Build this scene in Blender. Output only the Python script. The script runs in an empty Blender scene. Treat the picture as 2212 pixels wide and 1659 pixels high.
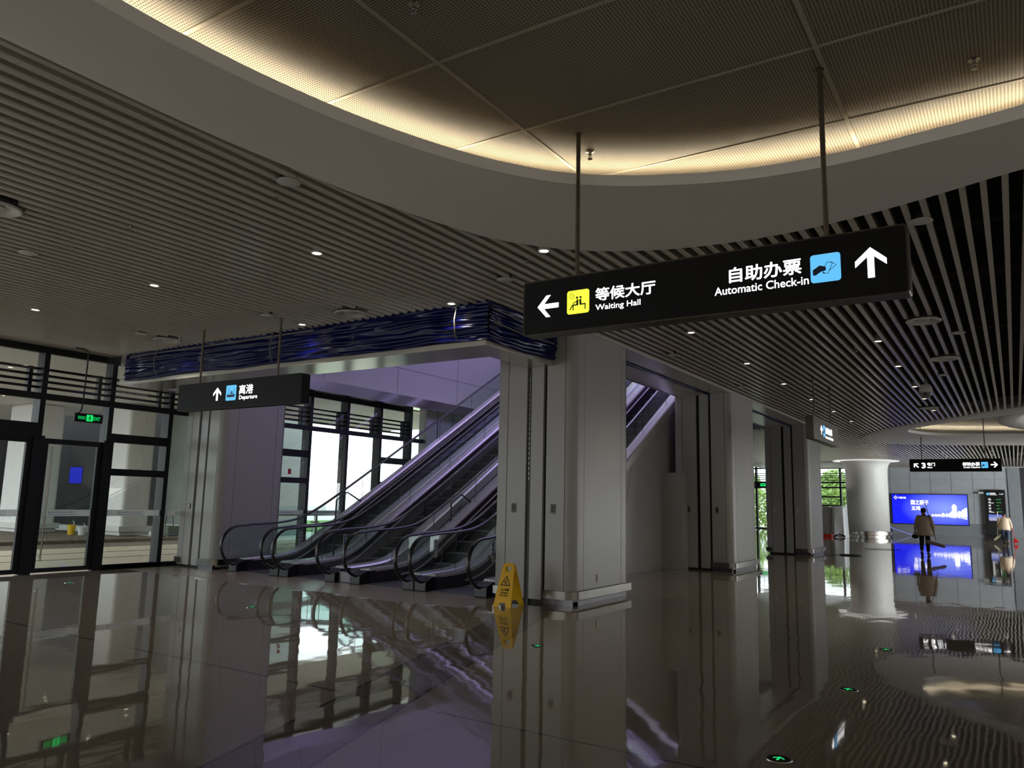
import bpy, bmesh, math, random
from mathutils import Vector, Matrix, noise
random.seed(7)
PI = math.pi
S = bpy.context.scene
COL = S.collection

# ------------------------------------------------------------------ camera
CAM_H = 1.55
cam = bpy.data.cameras.new('camera')
cam.sensor_width = 36.0
cam.lens = 36.0 * 1665.0 / 2212.0
cam.clip_end = 500
cam_o = bpy.data.objects.new('camera', cam)
COL.objects.link(cam_o)
RM = ((0.84024518, -0.06354829, -0.53846973), (0.54177145, 0.1381816, 0.82908958), (0.02171938, -0.98836606, 0.15053507))
cam_o.matrix_world = Matrix(((RM[0][0], -RM[0][1], -RM[0][2], 0), (RM[1][0], -RM[1][1], -RM[1][2], 0),
                             (RM[2][0], -RM[2][1], -RM[2][2], CAM_H), (0, 0, 0, 1)))
S.camera = cam_o

# ------------------------------------------------------------------ world, exposure
w = bpy.data.worlds.new('sky'); S.world = w; w.use_nodes = True
wn = w.node_tree.nodes; wl = w.node_tree.links
bg = wn['Background']; bg.inputs['Strength'].default_value = 3.4
geo_ = wn.new('ShaderNodeTexCoord'); sep_ = wn.new('ShaderNodeSeparateXYZ'); rmp = wn.new('ShaderNodeValToRGB')
wl.new(geo_.outputs['Generated'], sep_.inputs[0]); wl.new(sep_.outputs['Z'], rmp.inputs[0])
rmp.color_ramp.elements[0].color = (.93, .97, 1, 1); rmp.color_ramp.elements[1].color = (.78, .88, 1, 1)
wl.new(rmp.outputs[0], bg.inputs[0])
vs = S.view_settings
S.display_settings.display_device = 'sRGB'
vs.view_transform = 'Standard'; vs.look = 'None'; vs.gamma = 1; vs.use_curve_mapping = False
vs.exposure = 0.0

# ------------------------------------------------------------------ large lights
def area(name, loc, rot, sx, sy, power, color):
    l = bpy.data.lights.new(name, 'AREA'); l.shape = 'RECTANGLE'; l.size = sx; l.size_y = sy
    l.energy = power; l.color = color
    o = bpy.data.objects.new(name, l); o.location = loc; o.rotation_euler = rot; COL.objects.link(o); return o
# added fill standing in for daylight from the unseen side, no glazing modelled
for y, p in ((-4.5, 120), (2.5, 120), (9.0, 120), (15.4, 110), (26.5, 150)):
    area('daylight_fill', (11.7, y, 1.6), (0, math.radians(146), 0), 2.6, 5.4, p, (1.0, .94, .85))
for x, p in ((-11.0, 125), (-4.0, 125), (3.0, 125), (8.5, 70)):
    area('daylight_fill', (x, -9.6, 1.5), (math.radians(160), 0, 0), 6.0, 2.4, p, (1.0, .95, .87))  # added rear fill, tilted up to lighten the ceiling
for y, p in ((33, 250), (42, 480), (51, 560)):
    area('daylight_fill', (11.7, y, 1.9), (0, math.radians(112), 0), 3.0, 6.5, p, (.9, .96, 1.0))  # added fill for the dim far hall
area('far_fill', (9.5, 44.0, 1.7), (math.radians(86), 0, math.radians(47)), 6.0, 2.4, 2200, (.9, .96, 1.0))  # unseen fill added to brighten the back wall
# coloured screen light of the upper floor falling into the escalator void
area('upper_floor_screen_light', (-8.3, 21.0, 9.6), (math.radians(12), math.radians(30), 0), 3.0, 8.0, 480, (.46, .36, 1.0))
area('void_fill', (-11.0, 24.5, 10.2), (math.radians(-20), 0, 0), 6.0, 3.0, 50, (.9, .93, 1.0))  # white fill added to lift the steps in the void
UL = bpy.data.lights.new('upper_floor_downlight', 'SPOT'); UL.energy = 100; UL.color = (1, .95, .86); UL.spot_size = math.radians(100); UL.spot_blend = .6; UL.shadow_soft_size = .13
for x, y in ((-13.6, 13), (-10.6, 13), (-7.9, 13), (-13.6, 17), (-10.6, 17), (-7.9, 17), (-12, 21), (-9, 21), (-12, 25), (-9, 25)):
    o = bpy.data.objects.new('upper_floor_downlight', UL); o.location = (x, y, 11.1); COL.objects.link(o)

# ------------------------------------------------------------------ materials
def lin(c):
    c = c / 255.0
    return c / 12.92 if c <= .04045 else ((c + .055) / 1.055) ** 2.4
def rgb(r, g, b): return (lin(r), lin(g), lin(b), 1)
def newmat(name):
    m = bpy.data.materials.new(name); m.use_nodes = True
    return m, m.node_tree.nodes, m.node_tree.links, m.node_tree.nodes['Principled BSDF']
def mat(name, col, rough=.5, metal=0., var=.06, vscale=3., bump=0., bscale=40., spec=.5, emit=None, estr=0., coat=0.):
    m, n, l, p = newmat(name)
    p.inputs['Roughness'].default_value = rough; p.inputs['Metallic'].default_value = metal
    p.inputs['Specular IOR Level'].default_value = spec
    p.inputs['Coat Weight'].default_value = coat
    tc = n.new('ShaderNodeTexCoord'); nz = n.new('ShaderNodeTexNoise'); nz.inputs['Scale'].default_value = vscale
    nz.inputs['Detail'].default_value = 4
    l.new(tc.outputs['Object'], nz.inputs['Vector'])
    mx = n.new('ShaderNodeMixRGB'); mx.blend_type = 'MULTIPLY'; mx.inputs[0].default_value = 1
    mx.inputs[1].default_value = col
    cr = n.new('ShaderNodeValToRGB'); a = 1 - var
    cr.color_ramp.elements[0].position = .3; cr.color_ramp.elements[1].position = .7
    cr.color_ramp.elements[0].color = (a, a, a, 1); cr.color_ramp.elements[1].color = (1, 1, 1, 1)
    l.new(nz.outputs['Fac'], cr.inputs[0]); l.new(cr.outputs[0], mx.inputs[2]); l.new(mx.outputs[0], p.inputs['Base Color'])
    if bump:
        b = n.new('ShaderNodeBump'); b.inputs['Strength'].default_value = bump; b.inputs['Distance'].default_value = .01
        n2 = n.new('ShaderNodeTexNoise'); n2.inputs['Scale'].default_value = bscale
        l.new(tc.outputs['Object'], n2.inputs['Vector']); l.new(n2.outputs['Fac'], b.inputs['Height']); l.new(b.outputs[0], p.inputs['Normal'])
    if emit:
        p.inputs['Emission Color'].default_value = emit; p.inputs['Emission Strength'].default_value = estr
    return m
def glass(name, tint, amount=1.0):
    m, n, l, p = newmat(name); n.remove(p)
    out = n['Material Output']; tr = n.new('ShaderNodeBsdfTransparent'); tr.inputs[0].default_value = tint
    gl = n.new('ShaderNodeBsdfGlossy'); gl.inputs['Roughness'].default_value = .01; gl.inputs[0].default_value = (1, 1, 1, 1)
    ge = n.new('ShaderNodeNewGeometry'); dt = n.new('ShaderNodeVectorMath'); dt.operation = 'DOT_PRODUCT'   # Schlick reflection, the same from both sides
    l.new(ge.outputs['Incoming'], dt.inputs[0]); l.new(ge.outputs['Normal'], dt.inputs[1])
    def mth(op, a, b=0.):
        k = n.new('ShaderNodeMath'); k.operation = op
        for i, v in enumerate((a, b)):
            if isinstance(v, (int, float)): k.inputs[i].default_value = v
            else: l.new(v, k.inputs[i])
        return k.outputs[0]
    f5 = mth('POWER', mth('SUBTRACT', 1., mth('ABSOLUTE', dt.outputs['Value'])), 5.)
    mx = n.new('ShaderNodeMixShader')
    l.new(mth('MULTIPLY', mth('ADD', mth('MULTIPLY', f5, .92), .08), amount), mx.inputs[0]); l.new(tr.outputs[0], mx.inputs[1]); l.new(gl.outputs[0], mx.inputs[2])
    l.new(mx.outputs[0], out.inputs[0]); return m
def emis(name, col, s): return mat(name, (0, 0, 0, 1), .5, emit=col, estr=s, var=0)

M = {}
M['clad'] = mat('white_clad_panel', rgb(168, 168, 164), .38, var=.05, vscale=1.2)
M['gap'] = mat('dark_joint', rgb(14, 14, 15), .6)
M['steel'] = mat('brushed_steel', rgb(190, 186, 178), .22, 1., var=.15, vscale=9)
M['rail'] = mat('crash_rail_steel', rgb(124, 121, 115), .26, 1., var=.2, vscale=6)
M['alu'] = mat('brushed_aluminium', rgb(186, 180, 176), .28, .25, var=.10, vscale=14, bump=.05)
M['slat'] = mat('painted_slat', rgb(190, 184, 170), .28, var=.08, vscale=.8, spec=.5)
M['gypsum'] = mat('white_plasterboard', rgb(230, 226, 218), .55, var=.04, vscale=.7)
M['plenum'] = mat('black_plenum', rgb(12, 11, 11), .9)
M['mullion'] = mat('dark_mullion', rgb(24, 27, 30), .5, var=.1, spec=.3)
M['black'] = mat('black_plastic', rgb(12, 12, 13), .38)
M['rubber'] = mat('black_handrail', rgb(10, 10, 11), .28, spec=.6)
M['tarp'] = mat('blue_tarp', rgb(6, 10, 78), .24, var=.35, vscale=4, spec=.22)
M['step'] = mat('dark_step', rgb(86, 86, 88), .45, .3, var=.2, vscale=6)
M['tread'] = mat('grey_tread', rgb(140, 140, 140), .45, .4, var=.2, vscale=12)
M['sign'] = mat('black_sign_face', rgb(6, 6, 8), .6, spec=.25)
M['signframe'] = mat('dark_sign_frame', rgb(72, 66, 56), .4, .4)
M['pole'] = mat('steel_pole', rgb(112, 104, 92), .35, .8, var=.15)
M['white_e'] = emis('lit_white', (1, 1, 1, 1), 2.6)
M['yellow_e'] = emis('lit_yellow', (.95, 1, .06, 1), 1.1)
M['blue_e'] = emis('lit_blue', rgb(95, 185, 240), 1.15)
M['green_e'] = emis('lit_green', rgb(20, 235, 110), 1.0)
M['floorgreen_e'] = emis('lit_floor_green', rgb(40, 230, 130), .8)
M['dl_e'] = emis('lit_downlight', (1, .86, .62, 1), 9)
M['cove_e'] = emis('cove_led', (1, .86, .62, 1), 46)
M['white'] = mat('white_paint', rgb(215, 213, 208), .5)
M['plate'] = mat('white_plate', rgb(200, 198, 192), .4)
M['grey'] = mat('grey_plastic', rgb(120, 118, 112), .45)
M['darkgrey'] = mat('dark_grey', rgb(55, 54, 52), .5)
M['yellow'] = mat('yellow_plastic', rgb(226, 178, 12), .42, var=.06)
M['blacktext'] = mat('black_print', rgb(18, 16, 10), .6)
M['redtext'] = mat('red_print', rgb(170, 40, 45), .6)
M['bluetext'] = mat('blue_print', rgb(48, 62, 140), .6)
M['stickerblue'] = mat('blue_sticker', rgb(22, 48, 120), .4)
M['strip'] = mat('white_film', rgb(225, 226, 226), .5)
_n = M['strip'].node_tree.nodes; _l = M['strip'].node_tree.links; _t = _n.new('ShaderNodeBsdfTranslucent'); _t.inputs[0].default_value = rgb(225, 226, 226); _m = _n.new('ShaderNodeMixShader')
_m.inputs[0].default_value = .6; _l.new(_n['Principled BSDF'].outputs[0], _m.inputs[1]); _l.new(_t.outputs[0], _m.inputs[2]); _l.new(_m.outputs[0], _n['Material Output'].inputs[0])
M['paledblue'] = mat('symbol_dark_blue', rgb(6, 40, 78), .5)
M['olive'] = mat('symbol_olive', rgb(52, 54, 6), .6)
M['glass'] = glass('window_glass', (.80, .86, .84, 1), 1.0)
M['eglass'] = glass('balustrade_glass', (.82, .90, .88, 1), 1.0)
M['granite'] = mat('grey_granite_wall', rgb(160, 163, 166), .22, var=.10, vscale=2.5, spec=.5)
M['granite2'] = mat('dark_granite_wall', rgb(124, 128, 131), .22, var=.10, vscale=2.5, spec=.5)
M['concrete'] = mat('raw_concrete', rgb(140, 146, 140), .85, var=.25, vscale=.9, bump=.2, bscale=6)
M['dirt'] = mat('dusty_ground', rgb(126, 110, 92), .95, var=.35, vscale=.5)
M['road'] = mat('beige_paving', rgb(205, 188, 162), .9, var=.08, vscale=.7)
M['lawn'] = mat('lawn', rgb(110, 150, 70), .95, var=.3, vscale=1.5)
M['leaf'] = mat('leaf', rgb(158, 188, 98), .8, var=.4, vscale=3)
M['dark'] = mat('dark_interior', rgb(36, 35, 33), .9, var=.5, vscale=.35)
M['sheet'] = mat('white_sheeting', rgb(190, 192, 194), .4, var=.08, bump=.3, bscale=3)
M['skin'] = mat('skin', rgb(150, 104, 82), .55)
M['jacket'] = mat('beige_jacket', rgb(205, 184, 158), .85, var=.18, vscale=5)
M['trouser'] = mat('dark_trousers', rgb(20, 21, 30), .85)
M['jeans'] = mat('blue_jeans', rgb(40, 56, 84), .85, var=.3, vscale=9)
M['hair'] = mat('black_hair', rgb(14, 12, 13), .5)
M['shoe'] = mat('dark_shoe', rgb(24, 22, 24), .6)
M['red'] = mat('red_plastic', rgb(176, 24, 30), .45)
M['mopc'] = mat('mop_cotton', rgb(168, 140, 124), .95, var=.3, vscale=20)
M['wood'] = mat('pale_wood', rgb(150, 120, 90), .6)
M['skirtmetal'] = mat('dark_skirt_metal', rgb(96, 94, 96), .3, .9, var=.12)

def floor_material():
    m, n, l, p = newmat('polished_terrazzo')
    tc = n.new('ShaderNodeTexCoord'); pos = tc.outputs['Object']
    def nz(scale, detail=3, vec=None):
        k = n.new('ShaderNodeTexNoise'); k.inputs['Scale'].default_value = scale; k.inputs['Detail'].default_value = detail
        l.new(vec or pos, k.inputs['Vector']); return k.outputs['Fac']
    sep = n.new('ShaderNodeSeparateXYZ'); l.new(pos, sep.inputs[0])
    def math_(op, a, b=None, c=None):
        k = n.new('ShaderNodeMath'); k.operation = op
        for i, v in enumerate((a, b, c)):
            if v is None: continue
            if isinstance(v, (int, float)): k.inputs[i].default_value = v
            else: l.new(v, k.inputs[i])
        return k.outputs[0]
    def mix(f, a, b):
        k = n.new('ShaderNodeMixRGB')
        for i, v in ((0, f), (1, a), (2, b)):
            if isinstance(v, (tuple, float, int)): k.inputs[i].default_value = v
            else: l.new(v, k.inputs[i])
        return k.outputs[0]
    X, Y = sep.outputs['X'], sep.outputs['Y']
    speck = n.new('ShaderNodeValToRGB'); speck.color_ramp.elements[0].position = .35; speck.color_ramp.elements[1].position = .68
    l.new(nz(150, 2), speck.inputs[0])
    cloud = nz(.55, 4)
    base = mix(speck.outputs[0], rgb(122, 112, 97), rgb(152, 141, 125))
    base = mix(math_('MULTIPLY', cloud, .5), base, rgb(98, 91, 82))
    # darker stone border running diagonally to the columns
    t1 = math_('MULTIPLY_ADD', Y, .327, X)            # X + .327Y
    d1 = math_('ADD', t1, 3.05); 
    inband = math_('MULTIPLY', math_('GREATER_THAN', d1, 0.0), math_('LESS_THAN', d1, .62))
    inband = math_('MULTIPLY', inband, math_('LESS_THAN', Y, 12.5))
    base = mix(math_('MULTIPLY', inband, .55), base, rgb(66, 61, 56))
    # thin joints
    def joint(v, c, wd): return math_('LESS_THAN', math_('ABSOLUTE', math_('SUBTRACT', v, c)), wd)
    j = joint(Y, 4.75, .011)
    for c in (12.5, 20.2, 28.0, 36.0, 44.0, -3.2):
        j = math_('MAXIMUM', j, joint(Y, c, .012))
    j = math_('MAXIMUM', j, math_('MULTIPLY', joint(d1, 0, .011), math_('LESS_THAN', Y, 12.5)))
    j = math_('MAXIMUM', j, math_('MULTIPLY', joint(d1, .62, .011), math_('LESS_THAN', Y, 12.5)))
    base = mix(j, base, rgb(38, 32, 27))
    l.new(base, p.inputs['Base Color'])
    # dusty, less polished landing in front of the escalators
    dz = math_('MULTIPLY', math_('GREATER_THAN', math_('MULTIPLY_ADD', nz(.8, 2), .5, Y), 9.55), math_('LESS_THAN', X, -6.9))
    dz = math_('MULTIPLY', dz, math_('LESS_THAN', Y, 13.0))
    dust = math_('MULTIPLY', nz(1.3, 4), .03)
    l.new(math_('ADD', math_('MULTIPLY_ADD', dz, .22, .018), dust), p.inputs['Roughness'])
    p.inputs['IOR'].default_value = 2.2
    # slight waviness of the polish
    mp = n.new('ShaderNodeMapping'); mp.inputs['Scale'].default_value = (1.0, .55, 1); l.new(pos, mp.inputs['Vector'])
    b = n.new('ShaderNodeBump'); b.inputs['Strength'].default_value = .4; b.inputs['Distance'].default_value = .004
    l.new(nz(3.2, 1, mp.outputs[0]), b.inputs['Height']); l.new(b.outputs[0], p.inputs['Normal'])
    return m
M['floor'] = floor_material()

def perforated_material():
    m, n, l, p = newmat('perforated_metal_panel')
    tc = n.new('ShaderNodeTexCoord'); vm = n.new('ShaderNodeVectorMath'); vm.operation = 'SCALE'; vm.inputs['Scale'].default_value = 1 / .024
    fr = n.new('ShaderNodeVectorMath'); fr.operation = 'FRACTION'; sb = n.new('ShaderNodeVectorMath'); sb.operation = 'SUBTRACT'
    sb.inputs[1].default_value = (.5, .5, 0); ml = n.new('ShaderNodeVectorMath'); ml.operation = 'MULTIPLY'; ml.inputs[1].default_value = (1, 1, 0)
    ln = n.new('ShaderNodeVectorMath'); ln.operation = 'LENGTH'
    l.new(tc.outputs['Object'], vm.inputs[0]); l.new(vm.outputs[0], fr.inputs[0]); l.new(fr.outputs[0], sb.inputs[0]); l.new(sb.outputs[0], ml.inputs[0]); l.new(ml.outputs[0], ln.inputs[0])
    cr = n.new('ShaderNodeValToRGB'); cr.color_ramp.elements[0].position = .24; cr.color_ramp.elements[1].position = .34
    cr.color_ramp.elements[0].color = rgb(46, 40, 32); cr.color_ramp.elements[1].color = rgb(148, 138, 122)
    l.new(ln.outputs['Value'], cr.inputs[0]); l.new(cr.outputs[0], p.inputs['Base Color']); p.inputs['Roughness'].default_value = .5
    return m
M['perf'] = perforated_material()

# ------------------------------------------------------------------ mesh helpers
class MB:
    def __init__(s): s.bm = bmesh.new()
    def quad(s, pts, mi=0):
        f = s.bm.faces.new([s.bm.verts.new(p) for p in pts]); f.material_index = mi; return f
    def box(s, x0, x1, y0, y1, z0, z1, mi=0):
        v = [s.bm.verts.new(p) for p in ((x0, y0, z0), (x1, y0, z0), (x1, y1, z0), (x0, y1, z0), (x0, y0, z1), (x1, y0, z1), (x1, y1, z1), (x0, y1, z1))]
        for q in ((0, 3, 2, 1), (4, 5, 6, 7), (0, 1, 5, 4), (1, 2, 6, 5), (2, 3, 7, 6), (3, 0, 4, 7)):
            s.bm.faces.new([v[i] for i in q]).material_index = mi
        return s
    def prism(s, poly, fn, a, b, mi=0):
        """poly: 2-D outline; fn(u, v, t) -> point; solid between t=a and t=b"""
        A = [s.bm.verts.new(fn(u, v, a)) for u, v in poly]; B = [s.bm.verts.new(fn(u, v, b)) for u, v in poly]
        n = len(poly)
        s.bm.faces.new(A[::-1]).material_index = mi; s.bm.faces.new(B).material_index = mi
        for i in range(n): s.bm.faces.new((A[i], A[(i + 1) % n], B[(i + 1) % n], B[i])).material_index = mi
        return s
    def loft(s, rings, closed=True, caps=True, mi=0):
        R = [[s.bm.verts.new(p) for p in r] for r in rings]; n = len(R[0])
        for a, b in zip(R, R[1:]):
            for i in range(n if closed else n - 1):
                s.bm.faces.new((a[i], a[(i + 1) % n], b[(i + 1) % n], b[i])).material_index = mi
        if caps and closed:
            s.bm.faces.new(R[0][::-1]).material_index = mi; s.bm.faces.new(R[-1]).material_index = mi
        return s
    def lathe(s, prof, c=(0, 0, 0), n=32, mi=0, caps=True, sx=1, sy=1):
        return s.loft([[(c[0] + r * sx * math.cos(2 * PI * i / n), c[1] + r * sy * math.sin(2 * PI * i / n), c[2] + z) for i in range(n)] for r, z in prof], True, caps, mi)
    def tube(s, pts, r, n=8, mi=0, rs=None):
        P = [Vector(p) for p in pts]; rings = []
        t0 = (P[1] - P[0]).normalized(); ref = Vector((0, 0, 1)) if abs(t0.z) < .9 else Vector((1, 0, 0))
        u = t0.cross(ref).normalized()
        for i, p in enumerate(P):
            t = (P[min(i + 1, len(P) - 1)] - P[max(i - 1, 0)]).normalized()
            u = (u - t * u.dot(t)).normalized(); v = t.cross(u); rr = rs[i] if rs else r
            rings.append([p + u * (rr * math.cos(2 * PI * k / n)) + v * (rr * math.sin(2 * PI * k / n)) for k in range(n)])
        return s.loft(rings, True, True, mi)
    def sphere(s, c, r, sx=1, sy=1, sz=1, n=16, mi=0):
        prof = [(max(.0008, r * math.sin(PI * i / 10)), -r * sz * math.cos(PI * i / 10)) for i in range(11)]
        return s.lathe(prof, c, n, mi, True, sx, sy)
    def build(s, name, mats, parent=None, smooth=False, bevel=0, loc=None, recalc=True):
        if recalc: bmesh.ops.recalc_face_normals(s.bm, faces=s.bm.faces)
        me = bpy.data.meshes.new(name); s.bm.to_mesh(me); s.bm.free()
        for m in (mats if isinstance(mats, (list, tuple)) else [mats]): me.materials.append(m)
        if smooth:
            me.polygons.foreach_set('use_smooth', [True] * len(me.polygons))
            if smooth != 'all': me.set_sharp_from_angle(angle=math.radians(35))
        o = bpy.data.objects.new(name, me); COL.objects.link(o)
        if parent is not None: o.parent = parent
        if loc: o.location = loc
        if bevel:
            b = o.modifiers.new('bevel', 'BEVEL'); b.width = bevel; b.segments = 3; b.limit_method = 'ANGLE'
        return o
def tag(o, label=None, cat=None, group=None, kind=None):
    if label: o['label'] = label
    if cat: o['category'] = cat
    if group: o['group'] = group
    if kind: o['kind'] = kind
    return o
def thing(name, label, cat, loc=(0, 0, 0), rotz=0, group=None):
    o = bpy.data.objects.new(name, None); o.empty_display_size = .1; COL.objects.link(o)
    o.location = loc; o.rotation_euler = (0, 0, rotz); return tag(o, label, cat, group)
def struct(o, label=None): o['kind'] = 'structure'; return tag(o, label)
def world_of(o):
    return o.matrix_basis if o.parent is None else world_of(o.parent) @ o.matrix_parent_inverse @ o.matrix_basis
def under(o, root):
    """parent o (built in scene coordinates) to root without moving it"""
    o.parent = root; o.matrix_parent_inverse = world_of(root).inverted(); return o
def copy_tree(o, parent=None):
    c = o.copy(); COL.objects.link(c)
    if parent is not None: c.parent = parent; c.matrix_parent_inverse = o.matrix_parent_inverse.copy()
    for ch in list(o.children): copy_tree(ch, c)
    return c
def text_geo(body, offset=0.):
    c = bpy.data.curves.new('lettering', 'FONT'); c.body = body; c.offset = offset; c.resolution_u = 3
    o = bpy.data.objects.new('lettering', c); COL.objects.link(o)
    bpy.context.view_layer.update()
    dg = bpy.context.evaluated_depsgraph_get()
    me = bpy.data.meshes.new_from_object(o.evaluated_get(dg))
    bpy.data.objects.remove(o)
    return me
def text_in(name, body, fn, u0, u1, v0, v1, m, parent, offset=0.012, mirror=False):
    """lettering filling the box u0..u1 x v0..v1 on the plane fn(u, v)"""
    me = text_geo(body, 0.)
    if offset:                                   # heavier strokes: the outlines laid side by side
        bmx = bmesh.new(); bmx.from_mesh(me); base = list(bmx.verts) + list(bmx.edges) + list(bmx.faces)
        for k in range(8):
            d = bmesh.ops.duplicate(bmx, geom=base)['geom']
            bmesh.ops.translate(bmx, verts=[q for q in d if isinstance(q, bmesh.types.BMVert)], vec=(offset * math.cos(k * PI / 4), offset * math.sin(k * PI / 4), 0))
        bmx.to_mesh(me); bmx.free()
    xs = [v.co.x for v in me.vertices]; ys = [v.co.y for v in me.vertices]
    a, b, c, d = min(xs), max(xs), min(ys), max(ys)
    for v in me.vertices:
        fu = (v.co.x - a) / (b - a); fv = (v.co.y - c) / (d - c)
        if mirror: fu = 1 - fu
        v.co = fn(u0 + (u1 - u0) * fu, v0 + (v1 - v0) * fv)
    me.materials.clear(); me.materials.append(m)
    o = bpy.data.objects.new(name, me); COL.objects.link(o)
    if parent is not None: o.parent = parent
    return o
def rrect(u0, u1, v0, v1, r, n=5):
    out = []
    for cu, cv, a in ((u1 - r, v1 - r, 0), (u0 + r, v1 - r, 90), (u0 + r, v0 + r, 180), (u1 - r, v0 + r, 270)):
        for k in range(n + 1):
            t = math.radians(a + 90 * k / n); out.append((cu + r * math.cos(t), cv + r * math.sin(t)))
    return out
def circ(cu, cv, r, n=20): return [(cu + r * math.cos(2 * PI * k / n), cv + r * math.sin(2 * PI * k / n)) for k in range(n)]
def stroke(p, q, wd):
    d = Vector((q[0] - p[0], q[1] - p[1])).normalized() * wd / 2; nx, ny = -d.y, d.x
    return [(p[0] + nx, p[1] + ny), (p[0] - nx, p[1] - ny), (q[0] - nx, q[1] - ny), (q[0] + nx, q[1] + ny)]

def catmull(P, n, closed=True):
    out = []; L = len(P)
    for i in range(L):
        p0, p1, p2, p3 = (Vector(P[(i + k - 1) % L]) for k in range(4))
        for k in range(n):
            t = k / n
            out.append(.5 * ((2 * p1) + (p2 - p0) * t + (2 * p0 - 5 * p1 + 4 * p2 - p3) * t * t + (3 * p1 - p0 - 3 * p2 + p3) * t ** 3))
    return out
def resample(P, n):
    L = [0]
    for i in range(len(P)): L.append(L[-1] + (P[(i + 1) % len(P)] - P[i]).length)
    out = []; j = 0
    for k in range(n):
        d = L[-1] * k / n
        while L[j + 1] < d: j += 1
        t = (d - L[j]) / max(1e-9, L[j + 1] - L[j]); out.append(P[j].lerp(P[(j + 1) % len(P)], t))
    return out

ZC = 4.33          # underside of the slats
# ------------------------------------------------------------------ floor and ground
mb = MB(); mb.quad([(-15.6, -10, 0), (12, -10, 0), (12, 62, 0), (-15.6, 62, 0)]); mb.quad([(-17.6, 27.9, 0), (-15.6, 27.9, 0), (-15.6, 62, 0), (-17.6, 62, 0)])
struct(mb.build('floor', M['floor']))
mb = MB(); mb.quad([(-22.4, -12, -.02), (-15.6, -12, -.02), (-15.6, 60, -.02), (-22.4, 60, -.02)])
struct(mb.build('forecourt_ground', M['road']))
mb = MB()
for x in (-18.7, -20.5): mb.box(x - .012, x + .012, -12, 34, -.02, -.012)
struct(mb.build('forecourt_ground_line', M['darkgrey']))
mb = MB(); mb.box(-80, -22.4, -14, 17, -.3, -.015); mb.box(-24.6, -24.2, -12, 16.9, -.02, .09, 0)
struct(mb.build('dusty_ground', M['dirt']))
mb = MB(); mb.quad([(-90, 17, -.04), (-22.4, 17, -.04), (-22.4, 80, -.04), (-90, 80, -.04)]); mb.quad([(-22.4, 60, -.04), (30, 60, -.04), (30, 90, -.04), (-22.4, 90, -.04)])
struct(mb.build('outer_ground', mat('pale_concrete_ground', rgb(222, 216, 205), .9)))
mb = MB(); mb.box(-39, -27.5, 24, 60, -.04, .03)
tag(mb.build('lawn', M['lawn']), 'bright green lawn strip seen outside through the windows behind the escalators', 'lawn', kind='structure')
mb = MB(); mb.box(-62, -61, 30, 85, -.04, 2.0)
tag(mb.build('boundary_wall', M['white']), 'long low white wall beyond the lawn outside', 'wall', kind='structure')

# ------------------------------------------------------------------ ceiling
CO = catmull([(-5.10, 1.94), (-5.09, 3.2), (-5.03, 4.05), (-4.91, 5.05), (-4.65, 6.15), (-4.40, 6.72), (-3.90, 7.30), (-3.23, 7.68), (-2.51, 7.85), (-1.79, 7.86),
              (-1.10, 7.72), (-.5, 7.53), (.24, 7.24), (1.2, 7.0), (2.5, 6.75), (3.8, 6.2), (4.8, 5.0), (5.2, 3), (5.2, 0), (4.9, -3), (3.4, -5), (0, -5.6), (-3.2, -5.2), (-4.8, -3.6), (-5.1, -.8)], 8)
CL = catmull([(-4.24, 2.06), (-4.23, 2.6), (-4.15, 3.3), (-3.98, 4.05), (-3.68, 4.84), (-3.34, 5.40), (-3.05, 5.71), (-2.54, 6.04), (-1.81, 6.32), (-1.07, 6.40),
              (-.395, 6.34), (.23, 6.25), (1.3, 6.0), (2.4, 5.65), (3.3, 5.0), (4.0, 4.0), (4.25, 2.5), (4.2, 0), (4.0, -2.4), (2.8, -3.9), (0, -4.5), (-2.6, -4.2), (-3.9, -2.9), (-4.2, -.5)], 8)
C2O = catmull([(-4.86, 32.8), (-4.32, 31.05), (-3.74, 29.75), (-3.02, 28.6), (-2.4, 27.8), (-1.5, 26.65), (-.7, 25.6), (.3, 24.45), (2.0, 23.4), (4.5, 23.2), (7, 24.6), (8.6, 28),
               (8.4, 33), (6.4, 37.4), (3, 38.8), (.47, 38.6), (-2.2, 37.75), (-3.6, 37.0), (-4.35, 36.2), (-4.75, 35.0), (-4.92, 33.8)], 8)
C2L = catmull([(-3.02, 30.4), (-2.72, 29.6), (-2.2, 28.8), (-1.2, 27.6), (-.3, 26.6), (.7, 25.7), (2.2, 25.0), (4.3, 25.1), (6.2, 26.3), (7.3, 29), (7.0, 32.3), (5.4, 34.6), (2.6, 34.6),
               (.44, 34.0), (-1.43, 33.25), (-2.36, 32.6), (-2.78, 31.9), (-3.0, 31.2)], 8)
def xcuts(poly, x):
    out = []
    for i in range(len(poly)):
        a, b = poly[i], poly[(i + 1) % len(poly)]
        if (a.x - x) * (b.x - x) < 0: out.append(a.y + (b.y - a.y) * (x - a.x) / (b.x - a.x))
    out.sort(); return list(zip(out[::2], out[1::2]))
ROUND = (-7.2, 49.3); RC = 1.12
DISCS = ((-8.28, 3.3), (-8.27, 8.2), (-12.75, 8.1), (-.96, 12.56), (-.92, 15.93), (-1.8, 23.6))
SPOTS = ((-5.26, 4.37), (-5.25, 7.86), (-9.59, 4.23), (-9.57, 7.71), (-12.72, 7.58), (-.59, 8.13), (-.58, 13.74), (-1.08, 17.97), (-5.23, 13.5), (-5.23, 17.91))
def circle_poly(c, r, n=40): return [Vector((c[0] + r * math.cos(2 * PI * k / n), c[1] + r * math.sin(2 * PI * k / n))) for k in range(n)]
mb = MB()
x = -15.281
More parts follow.
